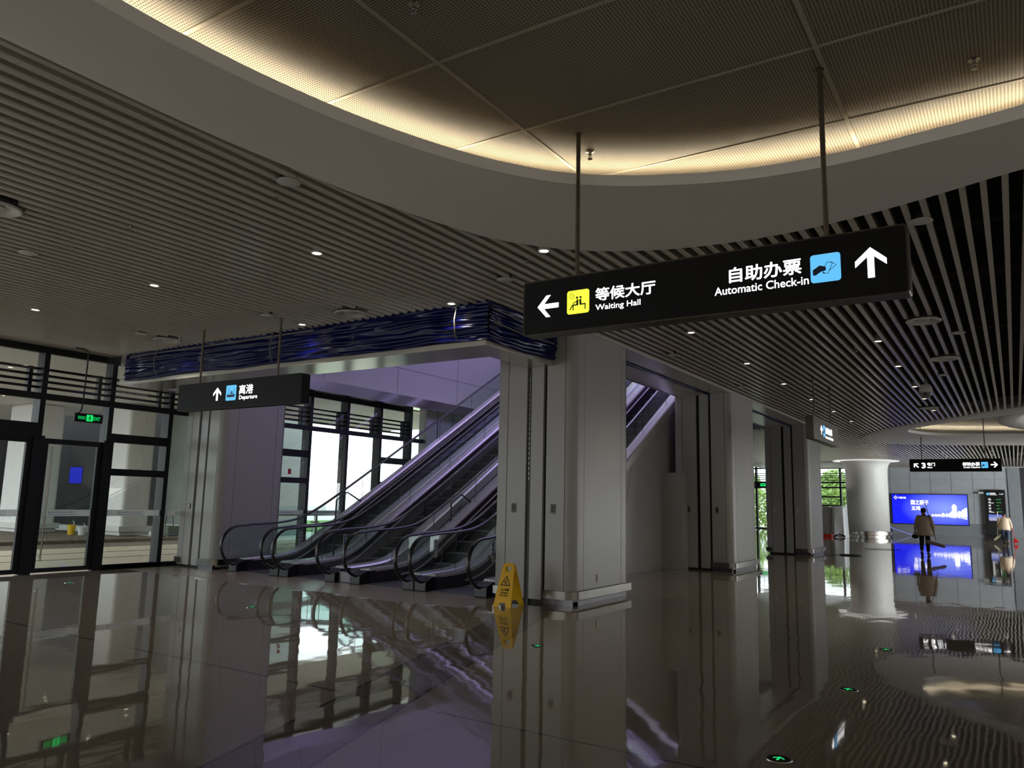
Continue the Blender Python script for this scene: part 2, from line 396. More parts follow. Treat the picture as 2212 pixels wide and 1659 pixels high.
while x < 11.9:
    xc = x + .025
    cuts = xcuts(CO, xc) + xcuts(C2O, xc) + xcuts(circle_poly(ROUND, 1.75), xc)
    for q in DISCS: cuts += xcuts(circle_poly(q, .255, 24), xc)
    for q in SPOTS: cuts += xcuts(circle_poly(q, .085, 16), xc)
    if xc < -6.1: cuts.append((8.70, 28.0))
    elif xc < -5.72: cuts.append((10.55, 28.0))
    y = -9.9
    for a, b in sorted(cuts) + [(57.6, 99)]:
        if a > y: mb.box(x, x + .05, y, a, ZC, ZC + .10)
        y = max(y, b)
    x += .16
struct(mb.build('ceiling_slats', M['slat'], recalc=False))
mb = MB()
mb.box(-15.6, -15.30, -10, 8.7, ZC - .005, ZC + .12); mb.box(-15.6, 12, -10, -9.9, ZC, ZC + .1)
struct(mb.build('trim_1', M['slat']))
mb = MB()
def pl(x0, x1, y0, y1, z=5.25): mb.quad([(x0, y0, z), (x1, y0, z), (x1, y1, z), (x0, y1, z)])
pl(-15.6, 12, -10, 8.75); pl(-6.2, 12, 8.75, 28); pl(-17.6, 12, 28, 58.5); pl(-9.4, 12, 58.5, 60.8)
struct(mb.build('ceiling_plenum', M['plenum']))
# pipes and cable trays that show between the slats
for k, y in enumerate((6.9 + 2.9, 12.2, 15.8, 20.5, 25.0)):
    mb = MB(); mb.tube([(-5.6, y, 4.86 + .1 * (k % 2)), (8, y + .6, 4.9)], .045 + .02 * (k % 2), 8)
    struct(mb.build('ceiling_pipe', M['darkgrey'], smooth=True))

def coffer(name, O, Lp, zring, ziner, lipz, cx, n=220):
    O = resample(O, n); Lp = resample(Lp, n)
    mb = MB()
    R = []
    cen = sum(Lp, Vector((0, 0))) / n
    inn = [p + (cen - p).normalized() * 0 for p in Lp]
    nr = []
    for i in range(n):
        t = (Lp[(i + 1) % n] - Lp[i - 1]).normalized(); q = Vector((-t.y, t.x))
        if q.dot(cen - Lp[i]) > 0: q = -q
        nr.append(q)
    rings = [[(p.x, p.y, zring + .14) for p in O], [(p.x, p.y, zring) for p in O],
             [((o.x * .93 + p.x * .07), (o.y * .93 + p.y * .07), zring - .012) for o, p in zip(O, Lp)],
             [((o.x * .5 + p.x * .5), (o.y * .5 + p.y * .5), zring - .014) for o, p in zip(O, Lp)],
             [(p.x, p.y, zring) for p in Lp], [(p.x, p.y, lipz) for p in Lp],
             [(p.x + q.x * .035, p.y + q.y * .035, lipz) for p, q in zip(Lp, nr)],
             [(p.x + q.x * .035, p.y + q.y * .035, zring + .03) for p, q in zip(Lp, nr)],
             [(p.x + q.x * .80, p.y + q.y * .80, zring + .03) for p, q in zip(Lp, nr)],
             [(p.x + q.x * .80, p.y + q.y * .80, ziner) for p, q in zip(Lp, nr)]]
    mb.loft(rings, True, False)
    ring = struct(mb.build(name + '_trim', M['gypsum'], smooth=True))
    mb = MB()
    mb.loft([[(p.x + q.x * .46, p.y + q.y * .46, zring + .25) for p, q in zip(Lp, nr)], [(p.x + q.x * .50, p.y + q.y * .50, zring + .25) for p, q in zip(Lp, nr)]], True, False)
    led = mb.build(name + '_cove_trim', M['cove_e']); struct(led)
    mb = MB()
    mb.loft([[(p.x + q.x * a, p.y + q.y * a, zring + z) for p, q in zip(Lp, nr)] for a, z in ((.44, .262), (.445, .262), (.445, .247), (.515, .247), (.515, .262), (.52, .262), (.52, .03), (.44, .03), (.44, .262))], True, False)
    struct(mb.build(name + '_cove_trim_profile', M['grey']))
    return Lp, nr
L1, N1 = coffer('ceiling_coffer', CO, CL, ZC - .005, 4.73, 4.425, None)
mb = MB()
pts = [(p.x + q.x * .80, p.y + q.y * .80, 4.73) for p, q in zip(L1, N1)]
mb.bm.faces.new([mb.bm.verts.new(p) for p in pts])
struct(mb.build('ceiling_perforated_panel', M['perf']))
mb = MB()
poly = [Vector((p[0], p[1])) for p in pts]
for k in range(-1, 4):
    xx = -3.365 + 2.4 * k
    for a, b in xcuts(poly, xx): mb.box(xx - .016, xx + .016, a, b, 4.722, 4.729)
sw = [Vector((p.y, p.x)) for p in poly]
for k in range(-8, 3):
    yy = 4.08 + 1.2 * k
    for a, b in xcuts(sw, yy): mb.box(a, b, yy - .013, yy + .013, 4.7225, 4.729)
struct(mb.build('ceiling_panel_strip', mat('panel_joint_strip', rgb(166, 156, 140), .5)))
L2, N2 = coffer('far_ceiling_coffer', C2O, C2L, ZC - .005, 4.73, 4.425, None)
mb = MB(); mb.bm.faces.new([mb.bm.verts.new((p.x + q.x * .80, p.y + q.y * .80, 4.73)) for p, q in zip(L2, N2)])
struct(mb.build('far_ceiling_panel', mat('glossy_ceiling_panel', rgb(150, 148, 146), .16, var=.05)))
# oval island hanging in the far coffer
def ell(a, b, z): return [(1.35 + a * math.cos(2 * PI * k / 72), 28.3 + b * math.sin(2 * PI * k / 72), z) for k in range(72)]
mb = MB(); mb.loft([ell(1.3, 3.3, 4.62), ell(1.6, 3.7, 4.40), ell(1.66, 3.8, 4.36), ell(1.6, 3.72, 4.335), ell(1.2, 3.1, 4.335), ell(1.05, 2.9, 4.40), ell(.9, 2.7, 4.6)], True, True)
tag(mb.build('ceiling_island', M['gypsum'], smooth=True), 'white oval suspended ring inside the far ceiling recess at the frame edge', 'ceiling ring')

# ------------------------------------------------------------------ beams round the escalator void, fire curtain in blue tarp
BM = (-14.95, -6.12)
mb = MB(); mb.box(BM[0], BM[1], 8.72, 9.50, 3.72, 3.80); mb.box(BM[0], BM[1] - .02, 8.80, 9.50, 3.80, 4.6)
mb.box(-6.58, BM[1], 9.50, 10.62, 3.72, 3.80); mb.box(-6.58, BM[1] - .06, 9.50, 10.62, 3.80, 4.6)
mb.box(-15.25, -14.95, 8.72, 10.6, 3.72, 4.6)
struct(mb.build('ceiling_beam', mat('beam_metal', rgb(196, 192, 182), .2, .55, var=.08, vscale=2)))
def tarp(path, z0, z1, nrm):
    """crumpled sheet along a horizontal path, bulging along nrm"""
    mb = MB(); nv = 30; rows = []
    L = (Vector(path[1]) - Vector(path[0])).length; nu = int(L / .05)
    for i in range(nu + 1):
        p = Vector(path[0]).lerp(Vector(path[1]), i / nu); u = L * i / nu; row = []
        for j in range(nv + 1):
            v = j / nv; z = z0 + (z1 - z0) * v
            tie = .5 + .5 * math.cos(2 * PI * (u - .35) / 1.95); tie = tie ** 14
            wv = noise.noise(Vector((u * .9, v * 9, 3.1))) * .045 + noise.noise(Vector((u * 2.1, v * 22, 7.7))) * .022 + .012 * math.sin(38 * v + 2.2 * noise.noise(Vector((u * .6, 0, 1))))
            bul = .05 + .03 * math.sin(PI * v) + wv - .05 * tie * math.sin(PI * v)
            dz = .03 * noise.noise(Vector((u * .7, v * 3, 9.))) - (.025 + .02 * noise.noise(Vector((u * 1.3, 2, 2)))) * (1 - v)
            row.append(mb.bm.verts.new((p.x + nrm[0] * bul, p.y + nrm[1] * bul, z + dz)))
        rows.append(row)
    for a, b in zip(rows, rows[1:]):
        for j in range(nv): mb.bm.faces.new((a[j], a[j + 1], b[j + 1], b[j]))
    return mb
ct = thing('rolled_fire_curtain', 'long bundle wrapped in crumpled dark blue tarp along the beam over the escalators', 'curtain', (-10.5, 8.7, 3.8))
under(tarp(((-15.0, 8.74, 0), (-6.06, 8.74, 0)), 3.82, 4.36, (0, -1)).build('front_wrap', M['tarp'], smooth='all'), ct)
under(tarp(((-6.12, 8.70, 0), (-6.12, 10.6, 0)), 3.82, 4.36, (1, 0)).build('side_wrap', M['tarp'], smooth='all'), ct)
under(tarp(((-14.98, 10.2, 0), (-14.98, 8.74, 0)), 3.82, 4.36, (-1, 0)).build('end_wrap', M['tarp'], smooth='all'), ct)
mb = MB(); mb.tube([(-14.8, 8.66, 4.27), (-11.5, 8.64, 4.26), (-9.55, 8.66, 4.275)], .012, 6)
under(mb.build('binding_rope', M['grey'], smooth=True), ct)
mb = MB(); mb.tube([(-6.02, 8.75, 4.24), (-6.02, 9.6, 4.21), (-6.02, 10.55, 4.24)], .012, 6); mb.tube([(-6.02, 8.75, 4.05), (-6.01, 9.6, 4.02), (-6.02, 10.5, 4.05)], .012, 6)
under(mb.build('binding_rope', M['grey'], smooth=True), ct)
for xx in (-13.9, -10.55, -6.6):
    mb = MB(); mb.tube([(xx, 8.64, 4.3), (xx, 8.60, 4.1), (xx, 8.63, 3.9), (xx, 8.70, 3.8)], .010, 6)
    under(mb.build('tie_strap', M['grey'], smooth=True), ct)

# flat soffit with curtain slot along the columns on the corridor side
mb = MB()
for y0, y1 in ((10.6, 28.0),):
    mb.box(-6.24, -5.72, y0, y1, ZC - .01, ZC + .02); mb.box(-5.74, -5.66, y0, y1, ZC - .03, ZC + .1)
    mb.box(-7.1, -6.31, y0, y1, ZC - .04, ZC + .04); mb.box(-6.24, -6.22, y0, y1, ZC - .01, ZC + .4); mb.box(-7.12, -7.06, 10.6, y1, ZC - .04, 5.3)
struct(mb.build('ceiling_soffit', mat('soffit_metal', rgb(196, 193, 186), .3, .0, var=.05)))
mb = MB(); mb.box(-6.305, -6.245, 12.55, 18.6, ZC - .055, ZC + .06); mb.box(-6.305, -6.245, 20.65, 27.05, ZC - .055, ZC + .06)
tag(mb.build('rolled_curtain', M['tarp']), 'thin dark blue edge of rolled curtain in the soffit slot between columns', 'curtain')

# upper walls of the void
mb = MB(); mb.box(-15.8, -15.5, 9.4, 28.2, 4.62, 11.2)
struct(mb.build('wall_left_upper', M['clad']))
mb = MB(); mb.box(-15.6, -6.0, 9.30, 9.48, 4.5, 11.2); struct(mb.build('wall_front_upper', M['white']))
mb = MB(); mb.box(-6.3, -6.1, 9.3, 28.2, 5.2, 11.2); struct(mb.build('wall_right_upper', M['white']))
mb = MB(); mb.box(-15.8, -6.0, 28.0, 28.2, 4.33, 11.2); struct(mb.build('wall_back_upper', M['white']))
mb = MB(); mb.box(-15.8, -6.0, 9.3, 28.2, 11.2, 11.4); struct(mb.build('ceiling_upper', M['white']))
mb = MB()
for z in (5.5, 7.3, 9.1): mb.box(-15.498, -15.494, 9.5, 28, z - .006, z + .006)
for y in (11.5, 14.5, 17.5, 20.5, 23.5, 26.5): mb.box(-15.498, -15.494, y - .006, y + .006, 4.62, 11.2)
struct(mb.build('wall_left_upper_joint_line', M['grey']))
mb = MB(); mb.box(-15.62, -15.18, 10.6, 28.0, 4.32, 4.62)
struct(mb.build('trim_2', mat('polished_fascia', rgb(190, 188, 184), .16, .85, var=.06)))

# other walls of the hall
mb = MB(); mb.box(-15.8, 12, -10.2, -10, 0, 5.3); struct(mb.build('wall_rear', M['gypsum']))
mb = MB(); mb.box(12, 12.2, -10, 62, 0, 5.3); struct(mb.build('wall_right', M['gypsum']))
mb = MB(); mb.box(-9.4, .35, 58.0, 58.3, .78, 5.3)
wb = struct(mb.build('wall_back', M['granite']))
mb = MB(); mb.box(-9.4, .35, 57.99, 58.3, 0, .78); struct(mb.build('wall_back_lower', M['granite2']))
mb = MB(); mb.box(-9.4, 1.5, 57.4, 58.0, 4.33, 4.9); struct(mb.build('wall_back_bulkhead', M['gypsum']))
mb = MB()
for xx in (-8.2, -7.0, -5.8, -4.6, -3.4, -2.2, -1.0): mb.box(xx - .008, xx + .008, 57.985, 57.992, .8, 4.33)
for z in (1.6, 2.7, 3.6): mb.box(-9.4, .35, 57.985, 57.992, z - .008, z + .008)
struct(mb.build('wall_back_joint_line', M['granite2']))
mb = MB(); mb.box(.35, 12, 60.5, 60.8, 0, 5.3); struct(mb.build('wall_back_recess', mat('dark_recess_wall', rgb(44, 44, 46), .3)))
mb = MB(); mb.box(-15.8, -15.5, 18.95, 27.9, 0, 4.4); mb.box(-17.6, -15.5, 27.9, 28.2, 0, 5.3); mb.box(-17.8, -17.6, 28, 58.3, 0, 5.3); struct(mb.build('wall_left', M['clad']))
mb = MB()
for y in (19.5, 20.3, 21.3): mb.box(-15.495, -15.49, y - .012, y + .012, 0, 4.33)
struct(mb.build('wall_left_joint_line', M['darkgrey']))
mb = MB()
for y in (20.75, 21.55): mb.box(-15.5, -15.40, y - .035, y + .035, 0, 4.1)
mb.box(-15.5, -15.40, 20.7, 21.6, 4.05, 4.13)
struct(mb.build('door_3', M['mullion']))

# ------------------------------------------------------------------ glazed wall on the left
XW = -15.6
my = [8.82 + 1.36 * k for k in range(-8, 8)]         # mullion centres
def post(mb, y): mb.box(XW - .27, XW, y - .05, y + .05, 0, ZC + .25)
mb = MB()
for y in my: post(mb, y)
for y0, y1 in zip(my, my[1:]):
    mb.box(XW - .12, XW - .01, y0, y1, 3.30, 3.42)
    mb.box(XW - .12, XW - .01, y0, y1, 4.2, ZC + .2)
    for z in (3.52, 3.64, 3.76, 3.88): mb.box(XW - .22, XW - .15, y0, y1, z, z + .045)
    mb.box(XW - .24, XW - .13, y1 - .25, y1 - .18, 3.42, 3.93)
mb.box(XW - .14, XW + .02, my[0], my[7], 2.56, 2.84) ; mb.box(XW - .14, XW, my[-1], my[-1] + .61, 3.3, 3.42)
mb.box(XW - .14, XW, my[8], my[-1] + .6, 0, .09)
mb.box(XW - .14, XW, my[8] , my[9], 0, .09)
for y0, y1 in ((my[8], my[9]), (my[11], my[12]), (my[14], my[15])):
    mb.box(XW - .12, XW - .01, y0, y1, 1.90, 2.04); mb.box(XW - .12, XW - .01, y0, y1, 2.58, 2.76)
struct(mb.build('window_1', M['mullion']))
for i, (y0, y1) in enumerate(zip(my[3:], my[4:] + [19.0])):
    if i < 4: z0 = 2.84
    else: z0 = .09
    mb = MB(); mb.quad([(XW - .07, y0 + .05, z0), (XW - .07, y1 - .05, z0), (XW - .07, y1 - .05, 4.2), (XW - .07, y0 + .05, 4.2)])
    o = mb.build('window_%d_pane' % (i + 2), M['glass']); struct(o)
mb = MB()
for y in (4.66, 6.1, 7.46, 8.82): mb.box(XW - .10, XW + .03, y - .10, y + .10, 0, 2.6)
struct(mb.build('window_door_frame', M['mullion']))
# glass door leaves with pull handles
def door_leaf(k, y0, y1, handle_y, wide):
    mb = MB()
    mb.box(XW - .09, XW - .02, y0, y0 + .10, .02, 2.56); mb.box(XW - .09, XW - .02, y1 - .10, y1, .02, 2.56)
    mb.box(XW - .09, XW - .02, y0 + .1, y1 - .1, .02, .10); mb.box(XW - .09, XW - .02, y0 + .1, y1 - .1, 2.46, 2.56)
    root = struct(mb.build('door_%d' % k, M['mullion']))
    mb = MB(); mb.quad([(XW - .055, y0 + .1, .10), (XW - .055, y1 - .1, .10), (XW - .055, y1 - .1, 2.46), (XW - .055, y0 + .1, 2.46)])
    mb.build('pane', M['glass'], root)
    mb = MB(); mb.tube([(XW + .05, handle_y, .25), (XW + .05, handle_y, 2.40)], .016, 10)
    for z in (.32, 2.32): mb.tube([(XW - .03, handle_y, z), (XW + .05, handle_y, z)], .010, 8)
    mb.build('pull_handle', M['steel'], root, smooth=True)
    return root
door_leaf(1, 6.2, 7.36, 6.33, 0); door_leaf(2, 7.56, 8.72, 7.70, 0)
# anti-collision film strip with mirrored port name
def film(y0, y1, tc, tw):
    mb = MB(); mb.box(XW - .052, XW - .046, y0, y1, 1.075, 1.20)
    o = tag(mb.build('film_strip', M['strip']), None, None)
    text_in('lettering', '广州南沙国际邮轮母港', lambda u, v: (XW - .044, u, v), tc, tc + tw, 1.125, 1.172, M['bluetext'], o, .0, True)
    mb = MB(); mb.box(XW - .046, XW - .044, tc, tc + tw, 1.098, 1.106); mb.build('underline', M['bluetext'], o)
    return o
for y0, y1, tc, tw, lb in ((6.3, 7.26, 6.42, .62, 'white film strip with blue lettering across the glass door at the left edge'),
                       (7.66, 8.62, 7.80, .56, 'white film strip with blue lettering across the glass door under the exit sign'),
                       (8.87, 10.13, 9.18, .60, 'white film strip with blue lettering across the pane right of the glass doors'),
                       (10.23, 11.49, 10.5, .60, 'white film strip with blue lettering beside the column, partly hidden by it'),
                       (12.95, 14.21, 13.3, .6, 'white film strip across the pane beside the left column, behind the glass railing'),
                       (14.31, 15.57, 14.6, .6, 'white film strip on the bright full-height pane behind the glass railing')):
    tag(film(y0, y1, tc, tw), lb, 'film strip', 'film strips across the glazing')
# pale frosted film with small print in the narrow bay next to the left column
mb = MB(); mb.box(XW - .062, XW - .058, 13.0, 14.2, .1, 2.55)
# (the pane reads as pale because of the hoarding outside; only the print and the red mark are on the glass)
mb.bm.free()
mb = MB(); mb.quad([(XW - .05, 13.62, 2.12), (XW - .05, 13.72, 2.12), (XW - .05, 13.72, 2.26), (XW - .05, 13.62, 2.26)])
tag(mb.build('red_sticker', M['redtext']), 'small red sticker on the pale pane beside the left column', 'sticker')

# ------------------------------------------------------------------ outside, seen through the glazing
mb = MB()
x = -15.95
while x > -21.4:
    mb.box(x - .11, x, 5.6, 24, ZC, ZC + .1); x -= .16
struct(mb.build('canopy_ceiling', M['white']))
mb = MB(); mb.box(-21.6, -15.6, 5.6, 24, 4.7, 4.8); mb.box(-21.75, -21.5, 5.6, 24, 4.25, 5.0); struct(mb.build('canopy_roof', M['gypsum']))
mb = MB(); mb.box(-45, -21.6, 9.0, 18.0, 4.9, 5.1); struct(mb.build('underdeck_ceiling', M['gypsum']))
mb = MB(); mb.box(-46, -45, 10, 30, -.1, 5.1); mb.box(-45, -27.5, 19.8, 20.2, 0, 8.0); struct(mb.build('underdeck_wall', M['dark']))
mb = MB(); mb.box(-27.6, -24.6, 17.9, 18.2, 0, 6.5); struct(mb.build('outer_concrete_wall', M['concrete']))
mb = MB(); mb.box(-27.6, -24.6, 17.6, 17.9, 0, .42); struct(mb.build('outer_concrete_wall_kerb', M['white']))
mb = MB(); mb.box(-24.6, -24.3, 18.6, 21.9, 0, 5.0); struct(mb.build('outer_hoarding_wall', mat('pale_hoarding', rgb(150, 160, 157), .6)))
for (x0, x1, y0, y1) in ((-29.3, -27.5, 16.3, 17.4), (-33.2, -31.3, 14.7, 15.9)):
    c = thing('clad_pillar', 'white clad pillar outside seen through ' + ('the pane right of the glass doors' if x0 > -30 else 'the glass door at the left edge'), 'pillar', ((x0 + x1) / 2, (y0 + y1) / 2, 0))
    mb = MB(); mb.box(x0, x1, y0, y1, 0, 4.9); under(mb.build('cladding', M['white'], bevel=.12), c)
    mb = MB(); mb.box(x0 - .12, x1 + .12, y0 - .12, y1 + .12, .14, .34); mb.box(x0 - .03, x1 + .03, y0 - .03, y1 + .03, 0, .14)
    under(mb.build('crash_rail', M['plate'], bevel=.012), c)
def bucket(name, x, y, r, h, m, label):
    mb = MB(); mb.lathe([(r * .8, 0), (r, h), (r * 1.06, h), (r * 1.06, h + .02), (r * .95, h + .02), (r * .76, .03)], (0, 0, 0), 20)
    o = thing(name, label, 'bucket', (x, y, 0)); mb.build('tub', m, o, smooth=True)
    mb = MB(); mb.tube([(-r, 0, h), (-r * .8, 0, h + .12), (0, 0, h + .18), (r * .8, 0, h + .12), (r, 0, h)], .008, 6); mb.build('handle', M['steel'], o, smooth=True)
bucket('bucket', -29.0, 15.35, .14, .34, M['yellow'], 'yellow bucket on the ground outside behind the glass door')
bucket('bucket', -28.55, 15.5, .15, .27, M['white'], 'white bucket beside the yellow bucket outside behind the glass door')
t = thing('tool_machine', 'green machine with wire handle on the ground outside by the concrete wall', 'machine', (-25.6, 17.0, 0))
mb = MB(); mb.box(-.35, .35, -.25, .25, .06, .42); mb.build('body', mat('green_machine', rgb(70, 82, 62), .6), t, bevel=.03)
mb = MB(); mb.tube([(-.25, 0, .42), (-.2, 0, .8), (0, 0, .95), (.15, 0, .85), (.25, 0, .42)], .02, 8); mb.build('handle', M['darkgrey'], t, smooth=True)
for x in (-.3, .3): mb = MB(); mb.tube([(x, -.27, .08), (x, .27, .08)], .08, 14); mb.build('wheel', M['black'], t, smooth=True)

# ------------------------------------------------------------------ back glazing with garden
XB = (-17.4, -15.95, -14.5, -13.05, -11.6, -10.15, -9.45)
mb = MB()
for x in XB: mb.box(x - .06, x + .06, 57.9, 58.2, 0, 4.6)
for z in (2.95, 3.3, 4.3): mb.box(XB[0], XB[-1], 57.95, 58.1, z, z + .1)
for z in (3.5, 3.65, 3.8, 3.95): mb.box(XB[0], XB[-1], 58.1, 58.2, z, z + .05)
mb.box(XB[0], XB[-1], 57.95, 58.1, 0, .08)
mb.box(XB[4], XB[5], 57.95, 58.1, 2.3, 2.4); mb.box(XB[4], XB[5], 57.95, 58.1, 1.7, 1.8)
mb.box(XB[0], XB[2], 57.85, 58.1, 2.9, 3.4)
struct(mb.build('window_20', M['mullion']))
mb = MB(); mb.quad([(XB[0], 58.02, .08), (XB[-1], 58.02, .08), (XB[-1], 58.02, 4.4), (XB[0], 58.02, 4.4)]); struct(mb.build('window_21_pane', M['glass']))
def hedge(name, label, x0, x1, y, h, n):
    mb = MB()
    for _ in range(n):
        p = Vector((random.uniform(x0, x1), y + random.uniform(-.8, .8), h * random.random() ** .8))
        a = Vector((random.gauss(0, 1), random.gauss(0, 1), random.gauss(0, 1))).normalized() * .16; b = a.orthogonal().normalized() * .11
        mb.quad([p - a, p + b, p + a, p - b])
    return tag(mb.build(name, M['leaf'], recalc=False), label, 'hedge', kind='stuff')
hedge('hedge_foliage', 'green sunlit hedge outside the far end windows', -24, -8, 66, 3.0, 5200)
def tree(x, y, h, r, label):
    t = thing('garden_tree', label, 'tree', (x, y, 0))
    mb = MB(); mb.tube([(0, 0, 0), (.05, 0, h * .4), (-.03, .05, h * .75)], .1, 8, rs=[.13, .1, .06]); mb.build('trunk', M['wood'], t, smooth=True)
    mb = MB()
    for _ in range(1500):
        d = Vector((random.gauss(0, 1), random.gauss(0, 1), random.gauss(0, 1))).normalized() * r * random.random() ** .4
        p = Vector((d.x, d.y, h * .72 + d.z * 1.1)); a = Vector((random.gauss(0, 1), random.gauss(0, 1), random.gauss(0, 1))).normalized() * .15; b = a.orthogonal().normalized() * .1
        mb.quad([p - a, p + b, p + a, p - b])
    mb.build('crown', M['leaf'], t, recalc=False)
tree(-21, 72, 4.5, 1.7, 'leafy tree outside the far window between the second and third columns')
tree(-12.6, 69, 4.4, 1.5, 'leafy tree outside the far window beside the round white column')
tree(-47, 58, 4.6, 1.5, 'small tree far outside behind the escalator windows')
tree(-39, 47.5, 4.0, 1.2, 'small tree outside nearest the escalator side of the windows')

# ------------------------------------------------------------------ clad columns
def clad_column(label, y, mirror=False, x0=-7.14, x1=-5.72, dy=1.95, h=ZC, guide=False):
    """white panelled column; the corridor corner is rounded"""
    t = thing('clad_column', label, 'column', ((x0 + x1) / 2, y + dy / 2, 0))
    s = -1 if mirror else 1
    def fx(d): return x1 - d if not mirror else x0 + d        # d measured from the rounded corner side
    def b(mb, d0, d1, ya, yb, z0, z1): a, c = sorted((fx(d0), fx(d1))); mb.box(a, c, ya, yb, z0, z1)
    W = x1 - x0
    # dark core
    mb = MB(); b(mb, .06, W - .06, y + .06, y + dy - .02, 0, h + .3); under(mb.build('core', M['gap']), t)
    # panels on the near face
    for d0, d1, rec in ((.165, .50, 0), (.56, .79, .0), (.875, W - .185, 0), (W - .175, W, 0)):
        mb = MB(); b(mb, d0, d1, y + rec, y + .09, .05, h); under(mb.build('panel', M['clad'], bevel=.004), t)
    mb = MB()
    poly = []
    r = .155
    for k in range(9):
        a = PI / 2 * k / 8
        poly.append((fx(r - r * math.sin(a)), y + r - r * math.cos(a)))
    poly += [(fx(0), y + .34), (fx(.08), y + .34), (fx(.08), y + .10), (fx(r + .0), y + .09)]
    mb.prism(poly, lambda u, v, z: (u, v, z), .05, h)
    under(mb.build('corner_panel', M['clad'], smooth=True), t)
    for ya, yb in ((y + .348, y + dy - .22), (y + dy - .212, y + dy)):
        mb = MB(); b(mb, 0, .08, ya, yb, .05, h); under(mb.build('panel', M['clad'], bevel=.004), t)
    mb = MB(); b(mb, W - .08, W, y + .1, y + dy, .05, h); under(mb.build('panel', M['clad'], bevel=.004), t)
    mb = MB(); b(mb, .0, W, y + dy - .02, y + dy, .05, h); under(mb.build('panel', M['clad']), t)
    if guide:
        mb = MB(); b(mb, .81, .855, y + .03, y + .06, .0, h - .45); under(mb.build('guide_rail', M['darkgrey']), t)
        mb = MB()
        for k in range(22): b(mb, .822, .842, y + .022, y + .03, 1.9 + k * .08, 1.945 + k * .08)
        under(mb.build('brush_seal', M['skirtmetal']), t)
    # plinth and stand-off steel crash rails
    mb = MB(); b(mb, .02, .50, y - .02, y + .05, 0, .10); b(mb, -.012, .05, y + .15, y + dy - .05, 0, .06)
    under(mb.build('plinth', M['skirtmetal']), t)
    mb = MB()
    def rail(path, z0, z1, th=.02):
        A = []
        for i, p in enumerate(path):
            q0 = Vector(path[max(i - 1, 0)]); q1 = Vector(path[min(i + 1, len(path) - 1)]); d = (q1 - q0).normalized(); nn = Vector((-d.y, d.x)) * th
            A.append((Vector(p), Vector(p) + nn))
        mb.loft([[(a.x, a.y, z0), (a.x, a.y, z1), (c.x, c.y, z1), (c.x, c.y, z0)] for a, c in A])
    arc = [(fx(.10 - .17 * math.sin(PI / 2 * k / 8)), y + .10 - .17 * math.cos(PI / 2 * k / 8)) for k in range(9)]
    path = [(fx(.50), y - .07)] + arc + [(fx(-.07), y + dy + .05)]
    rail(path, .09, .21)
    b(mb, .45, .49, y - .06, y + .02, .1, .2); b(mb, -.06, 0, y + .55, y + .60, .1, .2); b(mb, -.06, 0, y + dy - .1, y + dy - .05, .1, .2)
    under(mb.build('crash_rail', M['rail'], smooth=True), t)
    mb = MB(); rail([(fx(W + .05), y + .12), (fx(W + .05), y + .0), (fx(W - .0), y - .06), (fx(W - .16), y - .06)], .09, .21)
    under(mb.build('crash_rail', M['rail'], smooth=True), t)
    return t
clad_column('nearest white panelled column beside the yellow wet floor sign, with rounded corner', 10.62, guide=True)
clad_column('second white panelled column along the corridor, right of the escalators', 18.65)
clad_column('third white panelled column along the corridor, below the small end-on sign', 27.1)
clad_column('white panelled column at the left between glass doors and escalators, purple-lit side', 10.5, False, -15.45, -14.15, 1.62)

def wall_box(name, label, cat, x, y, z, wx, wz, m, face='y'):
    t = thing(name, label, cat, (x, y, z))
    mb = MB()
    if face == 'y': mb.box(-wx / 2, wx / 2, -.014, 0, -wz / 2, wz / 2)
    else: mb.box(0, .014, -wx / 2, wx / 2, -wz / 2, wz / 2)
    mb.build('plate', m, t, bevel=.006)
    mb = MB()
    if face == 'y':
        mb.box(-wx * .32, wx * .32, -.017, -.0135, -wz * .36, wz * .38); mb.box(-wx * .1, wx * .1, -.022, -.017, -wz * .06, wz * .06)
    else:
        mb.box(.0135, .017, -wx * .3, wx * .3, -wz * .1, wz * .3)
    mb.build('cover', M['darkgrey'] if m is M['grey'] else M['plate'], t)
    return t
G = 'call plates on the panelled columns'
for x, y, m, lb in ((-6.81, 10.62, M['grey'], 'grey control plate on the nearest column, left of its dark slot'), (-6.08, 10.62, M['grey'], 'grey control plate on the nearest column, right of its dark slot'),
                 (-6.80, 18.65, M['grey'], 'grey control plate on the second column, left of its dark slots'), (-6.09, 18.65, M['grey'], 'grey control plate on the second column, right of its dark slots'),
                 (-6.87, 27.1, M['plate'], 'white control plate on the third column, left of its dark slots'), (-6.12, 27.1, M['plate'], 'white control plate on the third column, right of its dark slots')):
    wall_box('control_plate', lb, 'control plate', x, y, 1.45, .085, .15, m)['group'] = G
wall_box('power_socket', 'small white socket low on the nearest column above its steel rail', 'socket', -5.72, 11.45, .36, .075, .12, M['plate'], 'x')
wall_box('alarm_button', 'small dark red call point on the left column', 'call point', -15.15, 10.5, 1.30, .10, .10, mat('dark_red', rgb(96, 20, 24), .4))

